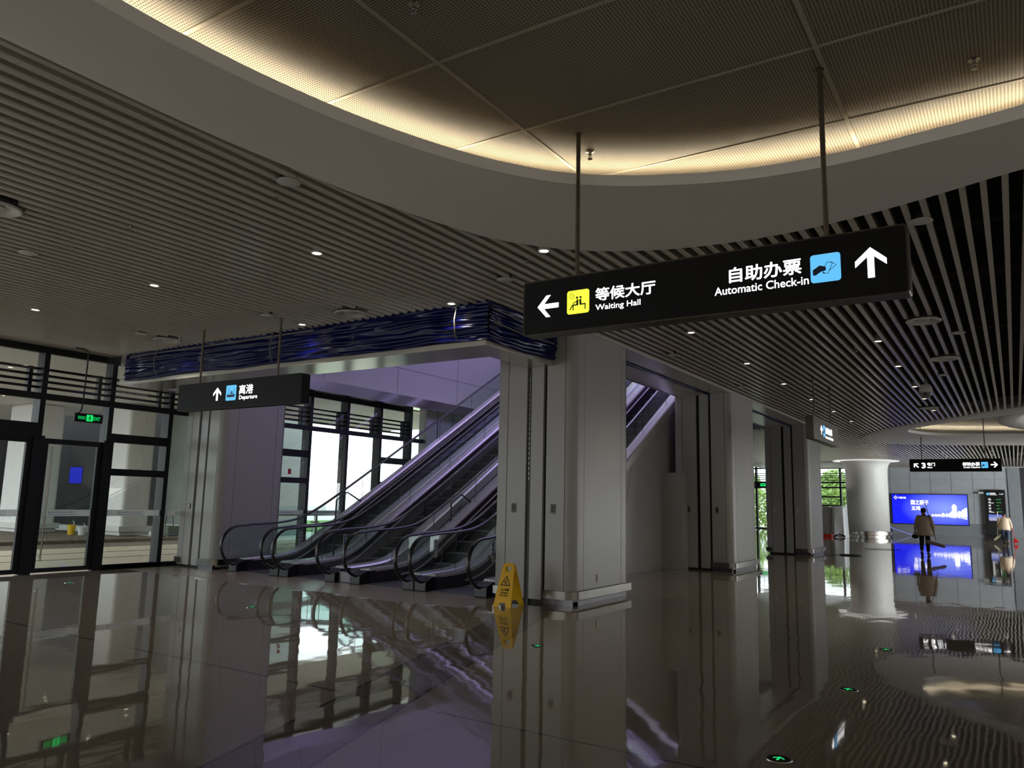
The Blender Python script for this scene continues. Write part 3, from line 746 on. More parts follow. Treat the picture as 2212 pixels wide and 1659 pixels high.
# ------------------------------------------------------------------ walls under and beside the escalators
SL = .585; Y0 = 12.25
def soft(y, y0=Y0, wd=.55): d = y - y0; return .5 * (d + math.sqrt(d * d + wd * wd))
def hr(y): return .935 + SL * (soft(y) - .02)
def dk(y):                                    # top of the balustrade deck
    t = min(1, max(0, (y - 11.9) / 1.3)); t = t * t * (3 - 2 * t)
    return .24 + SL * (soft(y) - .02) + .11 * t
ys = [10.80 + .12 * k for k in range(26)] + [13.9 + .8 * k for k in range(14)]
XWALL = -7.36
mb = MB()
yy = [13.0 + .3 * k for k in range(34)]
mb.bm.faces.new([mb.bm.verts.new(p) for p in [(XWALL, yy[0], 0), (XWALL, 23, 0), (XWALL, 23, dk(23) - .1)] + [(XWALL, y, dk(y) - .1) for y in reversed(yy) if y < 23]])
struct(mb.build('wall_under_escalator', M['clad']))
mb = MB(); mb.box(-7.44, -6.83, 18.25, 18.64, 0, 2.34); struct(mb.build('wall_under_escalator_boxing', M['clad'], bevel=.006))
mb = MB()
for ya, yb in ((15.6, 16.55), (19.0, 19.2)):
    mb.quad([(XWALL + .003, ya, 0), (XWALL + .003, ya + .012, 0), (XWALL + .003, yb + .012, dk(yb) - .15), (XWALL + .003, yb, dk(yb) - .15)])
struct(mb.build('wall_under_escalator_joint_line', M['darkgrey']))

# ------------------------------------------------------------------ escalators
HX = .605
YT = 24.8
def handrail_path():
    P = [(10.98, .115), (10.88, .125), (10.76, .14)]
    for k in range(15):
        a = math.radians(-100 - 170 * k / 14)            # sweep round the nose
        P.append((10.63 + .42 * math.cos(a), .535 + .395 * math.sin(a)))
    P += [(10.75, .935)] + [(y, hr(y)) for y in ys if y > 10.85]
    return P
HP = handrail_path()
def make_escalator(label, stickers):
    e = thing('escalator', label, 'escalator', (0, 10.5, 0), 0, 'row of escalators')
    def add(mb, name, m, **k): o = mb.build(name, m, None, **k); return under(o, e)
    sticker_nodes = []
    for s in (-1, 1):
        cx = s * HX
        # deck (aluminium cover) and skirt
        rings = []
        for y in ys:
            top = dk(y); bot = max(0.0, top - .24 if y > 12.6 else 0.0)
            xo, xi = cx + s * .150, cx - s * .10
            rings.append([(xo, y, bot), (xo, y, top - .03), (xo - s * .03, y, top), (xi + s * .02, y, top + .012), (xi, y, top - .02), (xi, y, top - .06)])
        mb = MB(); mb.loft(rings, True, True); add(mb, 'deck', M['alu'], smooth=True)
        mb = MB()
        mb.loft([[(cx - s * .10, y, dk(y) - .05), (cx - s * .112, y, dk(y) - .05), (cx - s * .112, y, max(-.02, dk(y) - .62)), (cx - s * .10, y, max(-.02, dk(y) - .62))] for y in ys], True, True)
        add(mb, 'skirt_panel', M['skirtmetal'])
        mb = MB(); mb.loft([[(cx - s * .118, y, dk(y) - .19), (cx - s * .118, y, dk(y) - .16), (cx - s * .14, y, dk(y) - .165), (cx - s * .14, y, dk(y) - .185)] for y in ys if y > 11.6], True, True)
        add(mb, 'brush_strip', M['alu'])
        # glass
        mb = MB(); lo = []; up = []
        nose = [p for p in HP[3:18]]
        for y, z in nose: up.append((y, z)); lo.append((max(y, 10.76), .22))
        for y in ys:
            if y > 10.85: up.append((y, hr(y) - .01)); lo.append((y, dk(y)))
        bm = mb.bm; A = [bm.verts.new((cx, y, z)) for y, z in up]; B = [bm.verts.new((cx, y, z)) for y, z in lo]
        for i in range(len(A) - 1):
            try: bm.faces.new((A[i], A[i + 1], B[i + 1], B[i]))
            except ValueError: pass
        gp = add(mb, 'glass_panel', M['eglass'])
        for y in (11.5, 12.75, 14.2, 15.7, 17.2, 18.7, 20.2):
            mb = MB(); mb.box(cx - .004, cx + .004, y - .004, y + .004, dk(y), hr(y) - .03); under(mb.build('glass_joint', M['darkgrey']), gp)
        # handrail
        mb = MB(); rings = []
        for i, (y, z) in enumerate(HP):
            a = Vector(HP[max(i - 1, 0)]); b_ = Vector(HP[min(i + 1, len(HP) - 1)]); d = (b_ - a).normalized(); n_ = Vector((-d.y, d.x))
            rings.append([(cx + .041 * math.cos(2 * PI * k / 12), y + n_.x * .024 * math.sin(2 * PI * k / 12), z + n_.y * .024 * math.sin(2 * PI * k / 12)) for k in range(12)])
        mb.loft(rings, True, True); add(mb, 'handrail', M['rubber'], smooth='all')
        # newel box
        mb = MB(); mb.prism([(10.54, 0), (10.96, 0), (10.96, .245), (10.72, .235), (10.54, .17)], lambda u, v, t: (t, u, v), cx - (.10 if s > 0 else .152), cx + (.152 if s > 0 else .10))
        add(mb, 'newel_base', M['black'], bevel=.012)
        # safety stickers on the glass
        o = cx + .008
        if stickers:
          mb = MB(); mb.prism(rrect(10.86, 10.945, .55, .86, .01, 3), lambda u, v, t: (t, u, v), o, o + .003)
          pl_ = add(mb, 'sticker_plate', M['plate'])
          for z in (.815, .745, .675, .60):
              T_ = lambda u, v, t: (t, u, v)
              mb = MB(); mb.prism(circ(10.9025, z, .031, 16), T_, o + .003, o + .005)
              if z > .62: mb.prism(stroke((10.895, z - .017), (10.905, z + .014), .009), T_, o + .005, o + .0065, 1); mb.prism(circ(10.908, z + .017, .006, 8), T_, o + .005, o + .0065, 1)
              else: mb.prism(circ(10.9025, z, .024, 16), T_, o + .005, o + .0062, 1); mb.prism(stroke((10.887, z - .016), (10.918, z + .016), .006), T_, o + .0062, o + .007, 0)
              under(mb.build('sticker_symbol', [M['stickerblue'] if z > .62 else M['darkgrey'], M['white']]), pl_)
          mb = MB(); mb.prism(circ(10.79, .63, .032, 16), lambda u, v, t: (t, u, v), o, o + .003); mb.prism(stroke((10.785, .60), (10.775, .545), .008), lambda u, v, t: (t, u, v), o, o + .003); add(mb, 'sticker_reflection', M['grey'])  # grey disc and stem drawn as the reflection of a sticker
        if s > 0:
            mb = MB(); mb.box(cx + .150, cx + .160, 11.1, 11.9, .035, .06); add(mb, 'kick_strip', M['black'])
            mb = MB(); mb.box(cx + .150, cx + .153, 10.95, 11.02, .16, .19); add(mb, 'maker_plate', M['grey'])
    # landing plate, comb, steps
    mb = MB(); mb.box(-HX + .11, HX - .11, 10.62, 11.65, .0, .012); add(mb, 'landing_plate', M['darkgrey'])
    mb = MB(); mb.box(-HX + .11, HX - .11, 11.65, 11.85, .0, .022)
    for k in range(40): mb.box(-.49 + k * .0247, -.482 + k * .0247, 11.80, 11.90, .0, .02)
    add(mb, 'comb_plate', M['alu'])
    y = 11.86; k = 0
    zprev = None
    while y < YT - .4:
        z = SL * max(0, soft(y + .2, 12.55, .5) - .0)
        mb = MB()
        mb.box(-.495, .495, y, y + .41, z - .02, z, 1)
        mb.box(-.495, .495, y, y + .02, z - .30, z - .004, 0)
        for q in range(24): mb.box(-.49 + q * .0412, -.47 + q * .0412, y, y + .4, z, z + .006, 1)
        add(mb, 'step', [M['step'], M['tread']])
        y += .40
    # truss floor closing the underside
    mb = MB(); mb.loft([[(-HX + .03, yv, dk(yv) - .62), (HX - .03, yv, dk(yv) - .62), (HX - .03, yv, dk(yv) - .68), (-HX + .03, yv, dk(yv) - .68)] for yv in ys if yv > 12.5], True, True)
    add(mb, 'truss', M['darkgrey'])
    return e
esc = make_escalator('escalator furthest left in the row, next to the left column', False)
esc.location.x = -12.97
esb = make_escalator('second escalator from the left, sharing a black newel with the leftmost one', True)
esb.location.x = -11.425
for src, x, lb in ((esc, -9.53, 'third escalator from the left, right of the white sloped panel'), (esb, -8.0, 'escalator nearest the corridor, partly behind the nearest column')):
    c = copy_tree(src); c.location.x = x; tag(c, lb)
# sloped white infill panel between the second and third escalators
mb = MB(); mb.loft([[(-10.66, y, max(.05, dk(y) - .26)), (-10.295, y, max(.05, dk(y) - .26)), (-10.295, y, max(0, dk(y) - .33)), (-10.66, y, max(0, dk(y) - .33))] for y in ys if y > 11.2], True, True)
tag(mb.build('white_infill', M['clad'], smooth=True), 'sloping white infill panel between the second and third escalators', 'infill panel')
mb = MB(); mb.box(-10.66, -10.295, 10.62, 11.25, 0, .20)
tag(mb.build('infill_box', M['skirtmetal'], bevel=.01), 'low dark metal box between the black newels of the middle escalators', 'box')
mb = MB(); mb.box(-15.5, -6.4, YT - .6, 28.0, dk(YT) - .25, dk(YT) - .1); struct(mb.build('floor_upper', M['steel']))

# anti-collision glass guards standing on the decks
def guard(label, x, base, top, P):
    """upright post, peak and short falling arm of tube with a glass infill; P: (y, z) of post head, peak, arm end"""
    (y0, z0), (y1, z1), (y2, z2) = P
    g = thing('glass_guard', label, 'guard', (x, y0, 0))
    mb = MB(); mb.tube([(0, 0, base), (0, .01, z0), (0, y1 - y0, z1), (0, y2 - y0, z2)], .017, 8)
    mb.tube([(-.07, .0, base + .14), (.07, .0, base + .14)], .009, 6); mb.tube([(-.07, y2 - y0 - .06, z2 + .03), (.07, y2 - y0 - .06, z2 + .03)], .009, 6)
    mb.build('frame', M['darkgrey'], g, smooth=True)
    mb = MB(); mb.bm.faces.new([mb.bm.verts.new(p) for p in [(0, .02, base + .03), (0, y2 - y0, top), (0, y2 - y0, z2), (0, y1 - y0, z1 - .02), (0, .03, z0 - .02)]])
    mb.build('pane', M['eglass'], g)
    text_in('lettering', '小心碰头', lambda u, v: (.006, u, v + u * .5), .10, .42, (base + z0) / 2 - .05, (base + z0) / 2 + .03, M['redtext'], g)
    return g
guard('small glass guard with red lettering between the two left escalators', -12.2, dk(11.98), dk(12.72), ((11.98, 1.50), (12.30, 1.67), (12.72, 1.485)))
guard('small glass guard with red lettering on the white sloped panel between escalators', -10.45, dk(13.72) - .24, dk(14.55) - .22, ((13.73, 1.50), (14.10, 1.68), (14.55, 1.48)))

# glass railing in front of the windows
r = thing('glass_railing', 'glass railing with steel posts in front of the windows, behind the left column', 'railing', (-15.0, 13.7, 0))
mb = MB(); mb.box(-.03, .03, -1.6, 1.1, 1.08, 1.12); mb.build('top_rail', M['steel'], r)
for y in (-1.0, .35):
    mb = MB(); mb.box(-.03, .03, y - .035, y + .035, 0, 1.08); mb.build('post', M['steel'], r)
    mb = MB(); mb.tube([(-.02, y - .14, .92), (-.02, y + .14, .92)], .014, 8); mb.tube([(-.02, y - .14, .25), (-.02, y + .14, .25)], .014, 8); mb.build('clamp', M['darkgrey'], r, smooth=True)
mb = MB(); mb.quad([(-.05, -1.6, .08), (-.05, 1.1, .08), (-.05, 1.1, 1.32), (-.05, -1.6, 1.32)]); mb.build('pane', M['eglass'], r)

# ------------------------------------------------------------------ hanging signs
def sign(name, label, origin, axis, u0, u1, v0, v1, thick, poles, ztop, frame=M['signframe'], face=M['sign'], rc=.03):
    """axis 'x': face towards -Y, u=+X; axis 'y': face towards +X, u=+Y. Coordinates are absolute."""
    t = thing(name, label, 'sign', origin)
    if axis == 'x': fn = lambda u, v, d=0.: (u, origin[1] - d, v)
    else: fn = lambda u, v, d=0.: (origin[0] + d, u, v)
    mb = MB(); mb.prism(rrect(u0, u1, v0, v1, rc), lambda u, v, d: fn(u, v, d), -thick / 2, thick / 2); under(mb.build('housing', frame, smooth=True), t)
    mb = MB(); mb.prism(rrect(u0 + .012, u1 - .012, v0 + .012, v1 - .012, rc * .8), lambda u, v, d: fn(u, v, d), thick / 2 - .001, thick / 2 + .004); under(mb.build('face_panel', face), t)
    for pu in poles:
        p = fn(pu, v1); mb = MB(); mb.tube([(p[0], p[1], v1 - .01), (p[0], p[1], ztop)], .019, 12); mb.lathe([(.03, ztop - .006), (.03, ztop)], (p[0], p[1], 0), 16)
        under(mb.build('hanging_pole', M['pole'], smooth=True), t)
    F = lambda u, v: fn(u, v, thick / 2 + .0055)
    last = []
    def shape(name, polys, m, lift=0.):
        mb = MB()
        for q in polys: mb.prism(q, lambda u, v, d: fn(u, v, d), thick / 2 + .0035 + lift, thick / 2 + .0065 + lift)
        o = under(mb.build(name, m), last[0] if name == 'symbol' and last else t)
        if name == 'pictogram': last[:] = [o]
        return o
    def txt(body, a, b, c, d, m=M['white_e'], off=.018):
        return under(text_in('lettering', body, F, a, b, c, d, m, None, off), t)
    return t, shape, txt
def arrow(cx, cy, s, ang, asp=1.0):
    """solid arrow pointing up, rotated by ang; s = height"""
    P = []
    for poly in ([(-.11, -.5), (.11, -.5), (.11, .12), (-.11, .12)], [(0, .5), (.5, .03), (.36, -.12) , (.5, -.17), (.5, .03)],):
        pass
    head = [(0, .5), (-.46, .08), (-.46, -.12), (0, .28)]; head2 = [(0, .5), (0, .28), (.46, -.12), (.46, .08)]
    shaft = [(-.10, -.5), (.10, -.5), (.10, .26), (-.10, .26)]
    ca, sa = math.cos(ang), math.sin(ang)
    return [[(cx + s * (u * ca - v * sa) * asp, cy + s * (u * sa + v * ca)) for u, v in q] for q in (head, head2, shaft)]

# big direction sign
t, shape, txt = sign('direction_sign', 'large black hanging sign reading Waiting Hall and Automatic Check-in', (-1.98, 5.58, 3.19), 'x', -3.475, -.485, 2.955, 3.432, .15, (-2.99, -1.0), 4.728)
shape('arrow', arrow(-3.225, 3.195, .205, PI / 2), M['white_e'])
shape('pictogram', [rrect(-3.04, -2.834, 3.098, 3.298, .022)], M['yellow_e'])
def seat_people(u0, v0, s):
    out = [circ(u0 + .46 * s, v0 + .66 * s, .048 * s, 12), circ(u0 + .62 * s, v0 + .66 * s, .048 * s, 12)]
    out += [stroke((u0 + .47 * s, v0 + .36 * s), (u0 + .485 * s, v0 + .58 * s), .085 * s), stroke((u0 + .62 * s, v0 + .36 * s), (u0 + .61 * s, v0 + .58 * s), .085 * s)]
    out += [stroke((u0 + .51 * s, v0 + .36 * s), (u0 + .26 * s, v0 + .37 * s), .05 * s), stroke((u0 + .27 * s, v0 + .38 * s), (u0 + .13 * s, v0 + .18 * s), .04 * s), stroke((u0 + .285 * s, v0 + .38 * s), (u0 + .285 * s, v0 + .15 * s), .04 * s)]
    out += [stroke((u0 + .44 * s, v0 + .50 * s), (u0 + .27 * s, v0 + .43 * s), .03 * s)]
    out += [stroke((u0 + .58 * s, v0 + .37 * s), (u0 + .84 * s, v0 + .37 * s), .05 * s), stroke((u0 + .83 * s, v0 + .39 * s), (u0 + .83 * s, v0 + .15 * s), .04 * s)]
    return out
shape('symbol', seat_people(-3.04, 3.098, .205), M['olive'], .003)
ring_ = []
for k in range(16):
    a, b_ = 2 * PI * k / 16, 2 * PI * (k + 1) / 16
    ring_.append([(-2.995 + r_ * math.cos(q), 3.25 + r_ * math.sin(q)) for r_, q in ((.024, a), (.024, b_), (.0195, b_), (.0195, a))])
shape('symbol', ring_ + [stroke((-2.995, 3.25), (-2.995, 3.262), .004), stroke((-2.995, 3.25), (-2.985, 3.25), .004)], mat('symbol_yellow_green', rgb(170, 176, 10), .6, emit=(.35, .38, .01, 1), estr=.8), .003)
txt('等候大厅', -2.778, -2.255, 3.180, 3.291); txt('Waiting Hall', -2.776, -2.381, 3.090, 3.152, off=.008)
txt('自助办票', -1.675, -1.160, 3.180, 3.298); txt('Automatic Check-in', -1.785, -1.114, 3.098, 3.160, off=.008)
def ticket_symbol(shape, u0, u1, v0, v1, m=None):
    W, H = u1 - u0, v1 - v0
    P = lambda q: [(u0 + W * a, v0 + H * b) for a, b in q]
    shape('symbol', [P([(.08, .28), (.08, .46), (.31, .60), (.50, .54), (.52, .46), (.50, .40), (.36, .38), (.16, .26)]), P([(.40, .36), (.40, .32), (.47, .29), (.50, .31)])], m or M['paledblue'], .003)
    L = []
    for a, b in (((.40, .34), (.56, .70)), ((.56, .70), (.74, .64)), ((.74, .64), (.58, .28)), ((.58, .28), (.40, .34)), ((.70, .68), (.86, .55)), ((.86, .55), (.62, .38)), ((.70, .68), (.64, .66))):
        L.append(stroke(P([a])[0], P([b])[0], W * .014))
    shape('symbol', L, m or M['paledblue'], .003)
shape('pictogram', [rrect(-1.10, -.902, 3.099, 3.300, .022)], M['blue_e']); ticket_symbol(shape, -1.10, -.902, 3.099, 3.300)
shape('arrow', arrow(-.713, 3.194, .212, 0), M['white_e'])

# departure sign
t, shape, txt = sign('direction_sign', 'black hanging sign reading Departure in front of the left escalators', (-10.42, 7.98, 3.18), 'x', -11.96, -8.90, 2.945, 3.402, .16, (-11.5, -9.55), ZC + .5, frame=mat('charcoal_frame', rgb(30, 32, 36), .55, .0, spec=.3))
shape('arrow', arrow(-10.895, 3.185, .215, 0), M['white_e'])
shape('pictogram', [rrect(-10.667, -10.415, 3.063, 3.312, .022)], M['blue_e'])
def B_(q): return [(-10.667 + .252 * a, 3.063 + .249 * b) for a, b in q]
shape('symbol', [B_([(.14, .22), (.84, .22), (.90, .38), (.10, .38)]), B_([(.40, .41), (.72, .41), (.68, .46), (.44, .46)]), B_([(.46, .48), (.64, .48), (.62, .55), (.48, .55)]), B_([(.52, .56), (.60, .56), (.60, .62), (.52, .62)])], M['paledblue'], .003)
shape('symbol', [stroke(B_([a])[0], B_([b])[0], .004) for a, b in (((.10, .40), (.26, .46)), ((.26, .46), (.32, .80)), ((.74, .46), (.82, .78)), ((.70, .46), (.90, .40)))], M['paledblue'], .003)
txt('离港', -10.345, -10.005, 3.150, 3.302, off=.014); txt('Departure', -10.333, -9.895, 3.048, 3.132, off=.008)

# small end-on sign
t, shape, txt = sign('direction_sign', 'small grey-brown hanging sign seen end-on beside the third column', (-3.53, 18.35, 3.24), 'y', 16.95, 19.75, 2.995, 3.478, .155, (17.45, 19.25), ZC + .5, frame=mat('bronze_frame', rgb(96, 88, 78), .4, .5), face=mat('grey_sign_face', rgb(92, 86, 78), .35), rc=.02)
shape('arrow', arrow(17.76, 3.243, .20, 0, 1.15), M['white_e'])
shape('pictogram', [rrect(17.93, 18.13, 3.11, 3.36, .02)], M['blue_e']); ticket_symbol(shape, 17.93, 18.13, 3.11, 3.36)
txt('自助办票', 18.19, 18.93, 3.19, 3.345, off=.014); txt('Automatic Check-in', 18.17, 19.04, 3.09, 3.155, off=.006)

# far sign
t, shape, txt = sign('direction_sign', 'far black hanging sign reading 3 Gate and Cruise Check-in', (-1.8, 33.08, 3.23), 'x', -3.285, -.315, 3.0, 3.468, .16, (-2.86, -.80), 4.728)
shape('arrow', arrow(-3.06, 3.23, .21, PI / 4), M['white_e'])
txt('3', -2.88, -2.74, 3.125, 3.330, off=.03); txt('号门', -2.69, -2.43, 3.205, 3.330, off=.018); txt('Gate', -2.69, -2.52, 3.130, 3.18, off=.006)
txt('邮轮办票', -1.525, -.99, 3.205, 3.337, off=.018); txt('Cruise Check-in', -1.51, -.985, 3.125, 3.187, off=.006)
shape('pictogram', [rrect(-.945, -.732, 3.125, 3.345, .022)], M['blue_e']); ticket_symbol(shape, -.945, -.732, 3.125, 3.345)
shape('arrow', arrow(-.538, 3.245, .22, -PI / 2), M['white_e'])

# exit sign by the doors (faces the hall, +X)
t = thing('exit_sign', 'small black exit sign with green lettering hanging over the glass doors', 'exit sign', (-15.05, 8.06, 2.97))
mb = MB(); mb.box(-.03, .03, -.275, .275, -.085, .085); mb.build('housing', M['darkgrey'], t, bevel=.004)
mb = MB(); mb.box(.029, .033, -.255, .255, -.07, .07); mb.build('face_panel', M['sign'], t)
E = lambda u, v: (.0345, u, v)
text_in('lettering', '安全出口', E, -.215, -.068, -.033, .033, M['green_e'], t, .004); text_in('lettering', 'EXIT', E, .088, .22, -.035, .032, M['green_e'], t, .01)
def exit_man(parent, u0, v0, s, x0):
    mb = MB(); mb.prism([(u0, v0), (u0 + s, v0), (u0 + s, v0 + s), (u0, v0 + s)], lambda u, v, d: (d, u, v), x0, x0 + .0015); mb.build('pictogram', M['green_e'], parent)
    mb = MB()
    for q in (circ(u0 + .55 * s, v0 + .80 * s, .08 * s, 10), stroke((u0 + .48 * s, v0 + .42 * s), (u0 + .54 * s, v0 + .70 * s), .15 * s), stroke((u0 + .52 * s, v0 + .44 * s), (u0 + .66 * s, v0 + .28 * s), .09 * s), stroke((u0 + .66 * s, v0 + .30 * s), (u0 + .60 * s, v0 + .08 * s), .08 * s),
              stroke((u0 + .46 * s, v0 + .44 * s), (u0 + .36 * s, v0 + .24 * s), .09 * s), stroke((u0 + .37 * s, v0 + .25 * s), (u0 + .16 * s, v0 + .24 * s), .07 * s), stroke((u0 + .56 * s, v0 + .66 * s), (u0 + .74 * s, v0 + .52 * s), .06 * s), stroke((u0 + .50 * s, v0 + .66 * s), (u0 + .30 * s, v0 + .54 * s), .06 * s)):
        mb.prism(q, lambda u, v, d: (d, u, v), x0 + .0015, x0 + .003)
    mb.build('symbol', M['sign'], parent)
exit_man(t, -.05, -.062, .124, .034)
mb = MB(); mb.tube([(0, -.20, .08), (0, -.15, .13), (0, -.13, .3), (0, -.12, 1.2), (0, -.13, 1.30), (-.05, -.20, 1.345), (-.15, -.3, 1.36)], .014, 8); mb.build('cable_conduit', M['black'], t, smooth=True)
# far exit sign
t = thing('exit_sign', 'far green exit sign above the back glazing, between second and third columns', 'exit sign', (-15.2, 57.75, 3.15))
mb = MB(); mb.box(-.45, .45, -.04, .04, -.16, .16); mb.build('housing', M['darkgrey'], t)
mb = MB(); mb.prism([(-.38, -.10), (-.02, -.10), (-.02, .10), (-.38, .10)], lambda u, v, d: (u, d, v), -.05, -.04); mb.prism([(.02, -.10), (.38, -.10), (.38, .10), (.02, .10)], lambda u, v, d: (u, d, v), -.05, -.04); mb.build('lit_panel', M['green_e'], t)
mb = MB()
for q in (stroke((-.32, 0), (-.1, 0), .05), stroke((.1, 0), (.32, 0), .05)): mb.prism(q, lambda u, v, d: (u, d, v), -.055, -.05)
mb.build('symbol', M['sign'], t)
mb = MB()
for x in (-.3, .3): mb.tube([(x, 0, .16), (x, 0, 1.2)], .012, 6)
mb.build('hanging_pole', M['pole'], t)

# ------------------------------------------------------------------ ceiling fittings
def make_downlight():
    t = thing('downlight', 'round lit downlight', 'downlight', (0, 0, ZC), 0, 'lit downlights between the ceiling slats')
    mb = MB(); mb.lathe([(.052, -.004), (.068, -.008), (.070, .0), (.060, .01), (.060, .11), (.052, .11)], (0, 0, 0), 20, caps=False); mb.build('trim_ring', M['white'], t, smooth=True)
    mb = MB(); mb.lathe([(.052, .000), (.02, .004), (.001, .004)], (0, 0, 0), 20); mb.build('lens', M['dl_e'], t)
    return t
DLAMP = bpy.data.lights.new('downlight_lamp', 'SPOT'); DLAMP.energy = 40; DLAMP.color = (1, .88, .68); DLAMP.spot_size = math.radians(110); DLAMP.spot_blend = .8; DLAMP.shadow_soft_size = .05
d0 = make_downlight()
DL = [(-4.25, 7.14, 'lit downlight at the coffer edge just left of the big sign'), (-6.58, 5.94, 'lit downlight in the slats left of the big coffer, second row'), (-9.58, 5.83, 'lit downlight in the left slats above the departure sign pole'),
      (-12.58, 5.75, 'lit downlight furthest left in the slats'), (-6.6, 8.52, 'lit downlight at the slat ends above the right end of the blue tarp'), (-9.59, 8.44, 'lit downlight at the slat ends above the middle of the blue tarp'),
      (-12.9, 8.36, 'lit downlight at the slat ends near the left end of the blue tarp'), (-4.25, 11.86, 'lit downlight below the big sign, first in its row'), (-4.25, 15.01, 'lit downlight below the big sign, second in its row'),
      (-4.25, 17.9, 'lit downlight below the big sign, third in its row'), (-1.75, 13.89, 'lit downlight right of the big sign, first of the curving row'), (-1.75, 16.55, 'lit downlight right of the big sign, second of the row'),
      (-1.75, 19.5, 'lit downlight just left of the dome camera'), (-1.75, 21.75, 'lit downlight just below the dome camera'), (-1.75, 24.4, 'lit downlight beside the edge of the far coffer'),
      (-4.25, 20.8, 'lit downlight near the top of the small end-on sign pole'), (-4.25, 23.7, 'lit downlight past the small end-on sign'), (-4.25, 26.6, 'lit downlight near the left tip of the far coffer, upper one'),
      (-5.25, 36.4, 'lit downlight just left of the far coffer tip'), (-2.85, 40.35, 'lit downlight behind the far sign, upper of three'), (-2.85, 43.3, 'lit downlight behind the far sign, middle of three'), (-2.85, 45.9, 'lit downlight behind the far sign, lowest of three'),
      (-.74, 42.17, 'lit downlight right of the far sign pole, upper of two'), (-.74, 44.96, 'lit downlight right of the far sign pole, lower of two'), (-5.14, 50.5, 'lit downlight left of the far sign beside the round column'),
      (-9.2, 36, 'lit downlight seen between the second and third columns, upper'), (-10.4, 41, 'lit downlight seen between the second and third columns, lower'), (-8.6, 40, 'lit downlight behind the third column, upper'), (-8.9, 44, 'lit downlight behind the third column, lower')]
for i, (x, y, lb) in enumerate(DL):
    o = d0 if i == 0 else copy_tree(d0)
    o.location = (x, y, ZC - .002); tag(o, lb)
    lo = bpy.data.objects.new('downlight_lamp', DLAMP); lo.location = (x, y, ZC - .03); COL.objects.link(lo)
# small lights under the canopy outside
for i, (x, y) in enumerate(((-19, 5.6), (-19, 8.3), (-19, 11.0), (-20.8, 7.0), (-20.8, 10), (-20.8, 13.0), (-19, 13.6), (-26, 8.0), (-26, 11.0), (-26, 13.5), (-30, 10), (-30, 13.0))):
    o = copy_tree(d0); o.location = (x, y, ZC - .01 if x > -24 else 4.88); o['group'] = 'small lights under the canopy outside'; o['label'] = 'small round light under the canopy outside the left glazing'
def make_disc(r, label):
    t = thing('air_diffuser', label, 'diffuser', (0, 0, ZC))
    mb = MB(); mb.lathe([(r, .0), (r * 1.02, -.012), (r * .96, -.022), (r * .74, -.012), (r * .52, .03), (r * .38, .035), (r * .36, -.004), (r * .05, -.008)], (0, 0, 0), 40, caps=False); mb.build('dish', M['plate'], t, smooth=True)
    mb = MB(); mb.lathe([(r * .8, .12), (r * .8, .02), (r * .95, .0)], (0, 0, 0), 24, caps=False)
    for a in (.6, 2.6, 4.6): mb.box(r * .7 * math.cos(a) - .02, r * .7 * math.cos(a) + .02, r * .7 * math.sin(a) - .02, r * .7 * math.sin(a) + .02, .1, .18)
    mb.build('duct_collar', M['darkgrey'], t)
    return t
bd = make_disc(.235, '')
for i, (x, y, lb) in enumerate(((-8.28, 3.3, 'round white air diffuser cut by the left frame edge'), (-8.27, 8.2, 'round white air diffuser in the slats above the blue tarp middle'), (-12.75, 8.1, 'round white air diffuser beside the leftmost tarp downlight'),
                                (-.96, 12.56, 'large round air diffuser right of the big sign, upper'), (-.92, 15.93, 'large round air diffuser right of the big sign, middle'), (-1.8, 23.6, 'large round air diffuser below the dome camera near the far coffer'))):
    o = bd if i == 0 else copy_tree(bd)
    o.location = (x, y, ZC - .02); tag(o, lb, None, 'round air diffusers')
def make_speaker():
    t = thing('ceiling_speaker', '', 'speaker', (0, 0, ZC))
    mb = MB(); mb.lathe([(.10, .0), (.105, -.008), (.09, -.014), (.03, -.017), (.001, -.017)], (0, 0, 0), 28, caps=False); mb.build('grille', M['plate'], t, smooth=True)
    mb = MB(); mb.lathe([(.075, 0), (.075, .12)], (0, 0, 0), 20); mb.build('can', M['darkgrey'], t, smooth=True); return t
sp0 = make_speaker()
for i, (x, y, lb) in enumerate(((-5.26, 4.37, 'small white ceiling speaker beside the big coffer edge'), (-5.25, 7.86, 'small white ceiling speaker just left of the big sign'), (-9.59, 4.23, 'small white ceiling speaker in the left slats'),
                                (-9.57, 7.71, 'small white ceiling speaker near the left pole of the departure sign'), (-12.72, 7.58, 'small white ceiling speaker above the left end of the tarp'), (-.59, 8.13, 'small white ceiling speaker at the top right between dark slats'),
                                (-.58, 13.74, 'small white ceiling speaker right of the large diffusers'), (-1.08, 17.97, 'small white ceiling speaker above the dome camera'), (-5.23, 13.5, 'small ceiling speaker above the gap after the nearest column'), (-5.23, 17.91, 'small ceiling speaker above the second column'))):
    o = sp0 if i == 0 else copy_tree(sp0)
    o.location = (x, y, ZC - .004); tag(o, lb, None, 'ceiling speakers')
def make_sprinkler(dark):
    t = thing('sprinkler_head', '', 'sprinkler', (0, 0, 0))
    mb = MB(); mb.lathe([(.001, 0), (.038, -.002), (.040, -.010), (.014, -.016), (.012, -.03), (.016, -.034), (.016, -.042), (.006, -.044), (.005, -.075)], (0, 0, 0), 18); mb.build('body', M['skirtmetal'] if dark else M['steel'], t, smooth=True)
    mb = MB(); mb.lathe([(.020, -.075), (.021, -.079), (.001, -.08)], (0, 0, 0), 16)
    for s in (-1, 1): mb.tube([(s * .012, 0, -.04), (s * .018, 0, -.06), (s * .006, 0, -.075)], .003, 5)
    mb.build('deflector', M['steel'], t, smooth=True); return t
sk = make_sprinkler(False)
